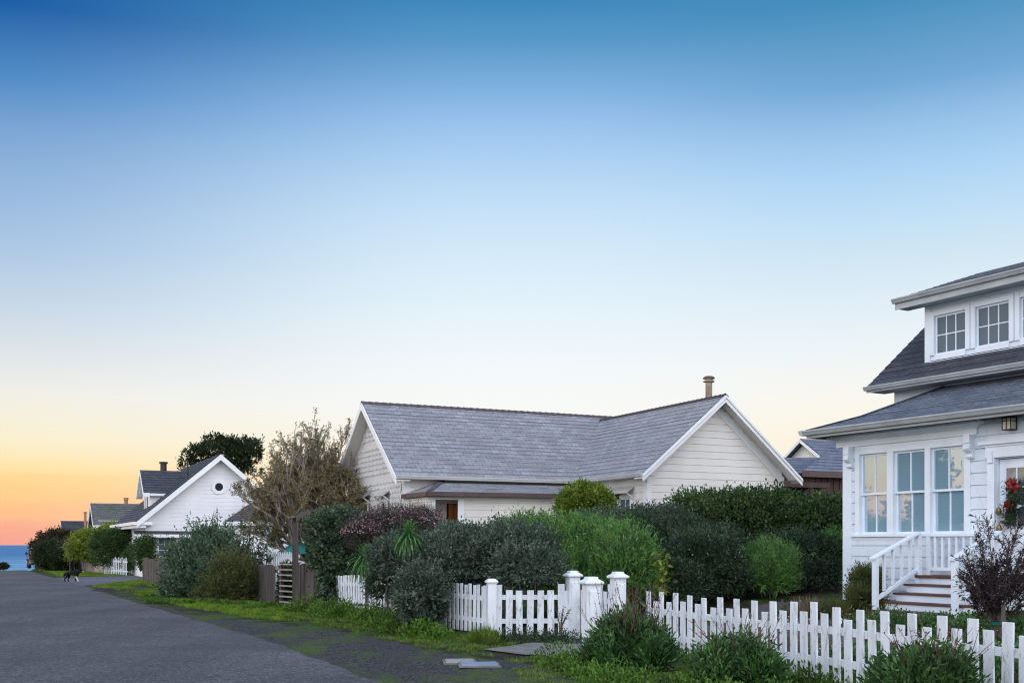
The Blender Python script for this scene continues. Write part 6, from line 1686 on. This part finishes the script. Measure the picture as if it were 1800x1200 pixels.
# ------------------------------------------------------------------ dog and car
def dog():
    x, y, _ = W(128, 1023.5, 47.2)
    z = gz(x, y) + 0.05
    t = thing('dog', 'black dog with white forelegs walking across the road towards the verge', 'dog', (x, y, z), 0.08)
    P = {}
    def v(n_, x_, y_, z_, r): P[n_] = ((x_, y_, z_), (r[0] * 1.18, r[1] * 1.18))
    v('pelvis', -0.24, 0, 0.385, (0.082, 0.10)); v('waist', -0.06, 0, 0.375, (0.078, 0.092)); v('chest', 0.12, 0, 0.365, (0.095, 0.125)); v('neck0', 0.23, 0, 0.42, (0.075, 0.085)); v('neck1', 0.31, 0, 0.455, (0.058, 0.062))
    v('skull', 0.375, 0, 0.475, (0.056, 0.058)); v('muz', 0.445, 0, 0.445, (0.034, 0.034)); v('nose', 0.485, 0, 0.432, (0.020, 0.020))
    v('tail0', -0.33, 0, 0.36, (0.030, 0.030)); v('tail1', -0.37, 0, 0.26, (0.030, 0.032)); v('tail2', -0.365, 0, 0.17, (0.014, 0.014))
    for s, nm in ((1, 'l'), (-1, 'r')):
        f = 0.07 if s > 0 else -0.03
        v('hip' + nm, -0.26, s * 0.065, 0.32, (0.062, 0.068)); v('knee' + nm, -0.20 + f * .6, s * 0.07, 0.215, (0.042, 0.042)); v('hock' + nm, -0.30 + f, s * 0.07, 0.115, (0.022, 0.022)); v('hfoot' + nm, -0.285 + f, s * 0.07, 0.02, (0.022, 0.02)); v('htoe' + nm, -0.245 + f, s * 0.07, 0.014, (0.018, 0.014))
        g = 0.07 if s < 0 else -0.05
        v('sh' + nm, 0.15, s * 0.06, 0.29, (0.048, 0.055)); v('elb' + nm, 0.13 + g * .3, s * 0.062, 0.205, (0.033, 0.033)); v('wr' + nm, 0.145 + g, s * 0.062, 0.10, (0.022, 0.022)); v('ff' + nm, 0.15 + g * 1.3, s * 0.062, 0.02, (0.022, 0.02)); v('ft' + nm, 0.185 + g * 1.3, s * 0.062, 0.014, (0.018, 0.013))
        v('ear' + nm, 0.355, s * 0.042, 0.525, (0.022, 0.016)); v('eart' + nm, 0.345, s * 0.050, 0.568, (0.008, 0.006))
    names = list(P); idx = {n_: i for i, n_ in enumerate(names)}
    E = [('pelvis', 'waist'), ('waist', 'chest'), ('chest', 'neck0'), ('neck0', 'neck1'), ('neck1', 'skull'), ('skull', 'muz'), ('muz', 'nose'), ('pelvis', 'tail0'), ('tail0', 'tail1'), ('tail1', 'tail2')]
    for nm in 'lr': E += [('pelvis', 'hip' + nm), ('hip' + nm, 'knee' + nm), ('knee' + nm, 'hock' + nm), ('hock' + nm, 'hfoot' + nm), ('hfoot' + nm, 'htoe' + nm), ('chest', 'sh' + nm), ('sh' + nm, 'elb' + nm), ('elb' + nm, 'wr' + nm), ('wr' + nm, 'ff' + nm), ('ff' + nm, 'ft' + nm), ('skull', 'ear' + nm), ('ear' + nm, 'eart' + nm)]
    me = bpy.data.meshes.new('body'); me.from_pydata([P[n_][0] for n_ in names], [(idx[a], idx[b]) for a, b in E], [])
    o = bpy.data.objects.new('body', me); link(o, t)
    sk = o.modifiers.new('skin', 'SKIN')
    for i, n_ in enumerate(names): me.skin_vertices[0].data[i].radius = P[n_][1]; me.skin_vertices[0].data[i].use_root = (n_ == 'pelvis')
    sk.use_smooth_shade = True
    su = o.modifiers.new('sub', 'SUBSURF'); su.levels = 2; su.render_levels = 2
    m, n, l, b = nodes_of('black_and_white_fur')
    tcn = n.new('ShaderNodeTexCoord'); sp = n.new('ShaderNodeSeparateXYZ'); l.new(tcn.outputs['Object'], sp.inputs[0])
    def step(sock, a, b_):
        r = n.new('ShaderNodeMapRange'); r.inputs['From Min'].default_value = a; r.inputs['From Max'].default_value = b_; l.new(sock, r.inputs['Value']); return r.outputs[0]
    def mul(a, b_):
        k = n.new('ShaderNodeMath'); k.operation = 'MULTIPLY'; l.new(a, k.inputs[0]); l.new(b_, k.inputs[1]); return k.outputs[0]
    def mx(a, b_):
        k = n.new('ShaderNodeMath'); k.operation = 'MAXIMUM'; l.new(a, k.inputs[0]); l.new(b_, k.inputs[1]); return k.outputs[0]
    legs = mul(mul(step(sp.outputs[0], 0.08, 0.10), step(sp.outputs[2], 0.24, 0.20)), step(sp.outputs[1], 0.0, -0.02))
    muzzle = mul(step(sp.outputs[0], 0.40, 0.42), step(sp.outputs[2], 0.46, 0.44))
    col = mixc(n, l, mx(legs, muzzle), (0.012, 0.011, 0.012), (0.62, 0.58, 0.54)); l.new(col, b.inputs['Base Color']); b.inputs['Roughness'].default_value = 0.9; b.inputs['Specular IOR Level'].default_value = 0.1
    me.materials.append(m)
dog()
def car():
    x, y, _ = W(60, 1000, 73.5)
    z = gz(x, y) + 0.03
    t = thing('parked_car', 'silver grey car with red tail lamps parked behind the dark bush at the road end', 'car', (x + 0.45, y + 0.3, z), ANG)
    paint = pmat('silver_paint', (0.35, 0.34, 0.36), (0.30, 0.29, 0.31), 3, 0.3, metal=0.5)
    red = pmat('red_lamp', (0.55, 0.02, 0.05), (0.45, 0.015, 0.04), 4, 0.25); blk = M['metal_dark']
    def prof(pts, hw, inset):
        b = MB(); n = len(pts)
        Lp = [(-hw + inset[i], p[0], p[1]) for i, p in enumerate(pts)]; Rp = [(hw - inset[i], p[0], p[1]) for i, p in enumerate(pts)]
        b.quad(*Lp[::-1]); b.quad(*Rp)
        for i in range(n): j = (i + 1) % n; b.quad(Lp[i], Lp[j], Rp[j], Rp[i])
        return b
    lower = [(0.0, 0.32), (0.05, 0.25), (4.3, 0.25), (4.4, 0.45), (4.35, 0.68), (3.3, 0.92), (0.12, 0.95), (0.0, 0.80)]
    bo = prof(lower, 0.86, [0.05, 0.08, 0.08, 0.08, 0.05, 0.02, 0.02, 0.03]).build('body', paint, t, 0.05)
    cabin = [(0.12, 0.94), (3.3, 0.90), (2.55, 1.42), (0.55, 1.46), (0.30, 1.40)]
    prof(cabin, 0.82, [0.0, 0.0, 0.16, 0.16, 0.15]).build('cabin', paint, t, 0.04)
    g = MB(); g.quad((-0.64, 0.10, 1.0), (0.64, 0.10, 1.0), (0.56, 0.27, 1.36), (-0.56, 0.27, 1.36)); g.build('rear_window', M['pane_black'], t)
    for s in (-1, 1):
        g = MB(); g.quad((s * 0.835, 0.6, 0.98), (s * 0.835, 2.9, 0.96), (s * 0.70, 2.4, 1.36), (s * 0.70, 0.75, 1.39)); g.build('side_window', M['pane_black'], t)
        b = MB(); b.box(s * 0.72 - 0.12, s * 0.72 + 0.12, -0.035, 0.06, 0.62, 0.92); b.build('tail_lamp', red, t, 0.02)
        b = MB(); b.box(s * 0.93 - 0.09, s * 0.93 + 0.09, 2.5, 2.62, 0.95, 1.08); b.build('mirror', blk, t, 0.02)
        for yy in (0.8, 3.5):
            b = MB(); c0 = Vector((s * 0.70, yy, 0.31)); b.tube([c0, c0 + Vector((s * 0.19, 0, 0))], [0.31, 0.31], 20); w_ = b.build('wheel', blk, t)
            b = MB(); b.tube([c0 + Vector((s * 0.19, 0, 0)), c0 + Vector((s * 0.20, 0, 0))], [0.19, 0.17], 14); b.build('rim', paint, w_)
    b = MB(); b.box(-0.80, 0.80, -0.06, 0.02, 0.34, 0.55); b.build('bumper', paint, t, 0.03)
car()
x, y, _ = W(6, 998, 74.0)
shrub('coastal_bush', 'low dark bush on the crest at the far left, against the sea', 'bush', [(5, 995, 75.5, 9, 4, 0.4)], 'lf_pine', 1500, 0.08, 0.04, 0.12, 0.2, stems=2)
def stone(label, px, py, r):
    Y = EYE * FPX / (py - HY); x, y, _ = W(px, py, Y); z = gz(x, y)
    bm = bmesh.new(); bmesh.ops.create_icosphere(bm, subdivisions=3, radius=1.0)
    for v in bm.verts:
        k = 1 + 0.10 * math.sin(v.co.x * 4 + 1) + 0.08 * math.sin(v.co.y * 5 + v.co.z * 3); v.co = Vector((v.co.x * r * k, v.co.y * r * 0.8 * k, v.co.z * r * 0.6 * k + r * 0.2))
    me = bpy.data.meshes.new('stone'); bm.to_mesh(me); bm.free()
    for p in me.polygons: p.use_smooth = True
    me.materials.append(pmat('grey_stone', (0.14, 0.125, 0.115), (0.07, 0.065, 0.06), 12, 0.9, 0.4, 30))
    o = bpy.data.objects.new('stone', me); link(o); o.location = (x, y, z); tag(o, label, 'stone')
shrub('garden_shrub', 'green shrub seen between the slats of the narrow gate', 'shrub', [(512, 1025, 31.0, 18, 30, 0.35)], 'lf_hedge', 2600, 0.08, 0.05, 0.14, 0.2, stems=3)
stone('small rounded grey stone at the edge of the grass by the bottom of the photo', 1000, 1193, 0.07)

# ------------------------------------------------------------------ grass, weeds and ground cover
def scatter(poly_ab=None, poly_xy=None, n=1000):
    if poly_ab is not None: poly = [xy(a, b) for a, b in poly_ab]
    else: poly = poly_xy
    P = np.array(poly); lo, hi = P.min(0), P.max(0)
    out = []
    got = 0
    while got < n:
        q = lo + (hi - lo) * rng.random((n * 2, 2)); k = inside(q[:, 0], q[:, 1], poly); out.append(q[k]); got += int(k.sum())
        if k.sum() == 0: break
    return np.concatenate(out)[:n]
def blades(q, H, w, mask=None, thr=0.0, lean=0.5):
    if mask is not None: q = q[mask(q[:, 0], q[:, 1]) > thr]
    n = len(q); z = ground_z(q[:, 0], q[:, 1])
    c = np.stack([q[:, 0], q[:, 1], z], 1)
    d = unit(np.stack([rng.normal(size=n) * lean, rng.normal(size=n) * lean, np.ones(n)], 1))
    return leaves(c, d, H * rng.uniform(0.5, 1.3, n), w, 0.04)
fr = lambda pts: pts
strip = [(-7.2, 29.2), (-6.3, 27.0), (-5.0, 24.2), (-3.2, 20.7), (-1.3, 17.0), (0.3, 15.6), (0.9, 14.6), (1.2, 12.5), (2.2, 11.6), (4.3, 9.4), (5.3, 8.0), (1.9, 17.3), (-0.4, 18.9), (-4.1, 26.3), (-5.5, 28.4)]
near = [(-0.1, 15.4), (0.7, 15.3), (1.1, 16.6), (2.0, 16.9), (5.2, 8.0), (3.0, 8.0), (1.3, 11.0), (0.1, 13.0)]
far_verge = [(45.5, 3.65), (50, 5.3), (55.5, 7.2), (53, 9.5), (46, 8.2), (40, 7.0), (38, 4.8), (42, 4.0)]
mid_verge = [(38, 4.3), (40, 7.2), (33, 7.0), (25, 6.4), (22, 6.3), (24, 5.3), (30, 4.6)]
beyond = [(60, 6.2), (63, 8.5), (70, 8.5), (76, 5.0), (76, 2.9), (66, 3.3), (60, 3.2)]
G = []
APRON = [(-0.6, 16.85), (0.75, 15.55), (1.9, 17.2), (0.95, 18.8)]
m1 = lambda x, y: wob2(x, y, 2.2) + 0.6 * wob2(x, y, 6.0) - 9.0 * inside(x, y, APRON)
G.append(blades(scatter(poly_xy=strip, n=52000), 0.065, 0.007, m1, -0.18))
G.append(blades(scatter(poly_xy=near, n=30000), 0.065, 0.006, m1, -0.12))
G2 = []
G2.append(blades(scatter(poly_ab=far_verge, n=42000), 0.08, 0.016, lambda x, y: wob2(x, y, 1.1) + 0.5 * wob2(x, y, 4), -0.35))
G2.append(blades(scatter(poly_ab=mid_verge, n=40000), 0.08, 0.010, m1, -0.3))
G2.append(blades(scatter(poly_ab=beyond, n=30000), 0.09, 0.018))
Vg = np.concatenate(G)
tag(np_mesh('grass', Vg, quads(Vg), M['lf_grass']), kind='stuff')
M['lf_lawn'] = leafmat('blade_lime_lawn', (0.085, 0.170, 0.012), (0.180, 0.330, 0.026), (0.110, 0.150, 0.020))
Vg = np.concatenate(G2)
tag(np_mesh('lawn_grass', Vg, quads(Vg), M['lf_lawn']), kind='stuff')
# dark dug soil on the verge
def soil_heap(px, py, Y, rx, ry, h, name='dirt'):
    x, y, _ = W(px, py, Y); n = 40; t = np.linspace(-1, 1, n); U, V = np.meshgrid(t, t)
    X, Yy = x + U * rx, y + V * ry; R = np.sqrt(U ** 2 + V ** 2) + 0.18 * wob2(X * 3, Yy * 3)
    Z = ground_z(X, Yy) - 0.03 + (h + 0.06 * wob2(X * 5, Yy * 5)) * np.clip(1.15 - R, 0, 1)
    v = np.stack([X.ravel(), Yy.ravel(), Z.ravel()], 1); i = (np.arange(n - 1)[:, None] * n + np.arange(n - 1)[None, :]).ravel()
    o = np_mesh(name, v, np.stack([i, i + 1, i + n + 1, i + n], 1), M['soil'], smooth=True); tag(o, kind='stuff')
M['soil'] = pmat('dark_dug_soil', (0.030, 0.021, 0.016), (0.012, 0.009, 0.007), 14, 0.95, 0.8, 30)
soil_heap(250, 1034.5, 40.6, 0.75, 0.9, 0.16); soil_heap(185, 1037, 39.0, 0.55, 1.3, 0.13)
# moss sprouts creeping over the gravel
gp = [(14, 4.4), (13, 6.4), (16, 6.1), (21, 5.6), (24, 4.9), (22, 4.2)]
Vm = blades(scatter(poly_ab=gp, n=26000), 0.022, 0.008, lambda x, y: wob2(x * 0.8, y * 0.8, 1.5) + 0.6 * wob2(x, y, 7), 0.45, 0.9)
tag(np_mesh('moss', Vm, quads(Vm), M['lf_grass']), kind='stuff')
def weeds(spots, n, R, H, L_, w, mat, name='undergrowth'):
    V = []
    for (x, y, s) in spots:
        k = int(n * s); a = rng.random(k) * 6.283; rr = R * s * rng.random(k) ** 0.5
        px, py = x + rr * np.cos(a), y + rr * np.sin(a)
        z = ground_z(px, py) + rng.random(k) * H * s * (1 - (rr / (R * s)) ** 2 * 0.8)
        d = unit(np.stack([np.cos(a) * 0.6 + rng.normal(size=k) * 0.4, np.sin(a) * 0.6 + rng.normal(size=k) * 0.4, 0.5 + rng.random(k)], 1))
        V.append(leaves(np.stack([px, py, z], 1), d, L_ * rng.uniform(0.6, 1.3, k), w))
    V = np.concatenate(V); o = np_mesh(name, V, quads(V), M[mat]); tag(o, kind='stuff'); return o
def along(p, q, n, jit): return [(p[0] + (q[0] - p[0]) * k / (n - 1) + random.uniform(-jit, jit), p[1] + (q[1] - p[1]) * k / (n - 1) + random.uniform(-jit, jit), random.uniform(0.6, 1.25)) for k in range(n)]
weeds(along((-6.9, 29.0), (-5.3, 27.0), 8, 0.25), 300, 0.40, 0.14, 0.065, 0.032, 'lf_weed')
spots = along((-5.0, 26.9), (-2.6, 22.4), 12, 0.2) + along((-2.4, 21.2), (-1.3, 18.9), 6, 0.12)
weeds(spots, 520, 0.46, 0.36, 0.07, 0.036, 'lf_weed')
weeds(along((-8.8, 31.0), (-7.0, 29.0), 7, 0.25) + along((-11.5, 33), (-8.6, 29.6), 9, 0.5), 240, 0.36, 0.10, 0.08, 0.040, 'lf_weed')
weeds(along((0.0, 18.2), (0.9, 17.9), 6, 0.12), 420, 0.28, 0.26, 0.05, 0.02, 'lf_dark')
weeds(along((0.55, 15.2), (1.3, 12.2), 10, 0.2) + along((1.6, 12.4), (3.4, 9.6), 12, 0.25) + along((2.2, 16.4), (4.6, 9.9), 18, 0.10), 360, 0.34, 0.26, 0.055, 0.026, 'lf_weed')
# flower bed below the steps and along the house
yb = [(4.2, 14.2, 1.0)] + along((5.0, 14.2), (7.6, 16.2), 16, 0.5) + along((4.4, 13.0), (7.2, 13.6), 18, 0.7) + along((5.8, 17.6), (8.3, 14.6), 16, 0.3)
weeds(yb, 420, 0.5, 0.26, 0.06, 0.03, 'lf_salvia')
weeds(along((4.6, 14.6), (7.6, 14.2), 22, 0.7), 60, 0.4, 0.32, 0.02, 0.018, 'petal_white', 'daisies')
weeds(along((5.2, 20.6), (6.3, 17.8), 9, 0.25), 300, 0.4, 0.24, 0.05, 0.024, 'lf_olive')
weeds(along((5.0, 19.6), (6.0, 17.4), 10, 0.3) + along((0.95, 14.9), (1.15, 13.9), 4, 0.1), 26, 0.35, 0.24, 0.022, 0.02, 'petal_white', 'daisies')
weeds(along((3.2, 18.0), (4.4, 16.0), 8, 0.4), 260, 0.4, 0.30, 0.06, 0.02, 'lf_dry')

# trees across the street: they stand outside the frame and show in the window panes
def street_tree(label, x, y, H, R):
    zg = gz(x, y); base = np.array([x, y, zg]); t = thing('street_tree', label, 'tree', tuple(base)); segs = []; V = []
    segs.append(([base + [0, 0, -0.2], base + [0.1, 0, H * 0.45], base + [0, 0, H * 0.8]], [0.32, 0.22, 0.07], 8))
    for k in range(22):
        h = rng.uniform(0.22, 1.0); a = rng.random() * 6.28; rr = R * (1.05 - 0.75 * h) * rng.uniform(0.5, 1.0)
        c = base + np.array([rr * math.cos(a), rr * math.sin(a), H * h]); r = np.array([1, 1, 0.6]) * rng.uniform(0.5, 1.0) * R * 0.42
        p, o, q, qo = sample_blob(c, r, 260, 24, 0.4, rag=0.15); V.append(leaves(p - base, o, 0.3, 0.14)); V.append(leaves(q - base, qo, 0.55, 0.3))
        s = base + np.array([0, 0, H * h * 0.75]); segs.append(([s, (s + c) / 2, c], [0.09, 0.06, 0.02], 5))
    V = np.concatenate(V); np_mesh('crown', V, quads(V), M['lf_pine'], t); tube_tree(segs, 'trunk', M['bark_dark'], t, base)
street_tree('tall dark tree across the street, mirrored in the window panes', -24, 25.0, 5.6, 2.2)
street_tree('broad dark tree across the street, mirrored in the left panes', -27, 20.0, 5.0, 2.8)
street_tree('lower dark tree across the street, mirrored in the lower panes', -22, 29.5, 4.2, 2.2)
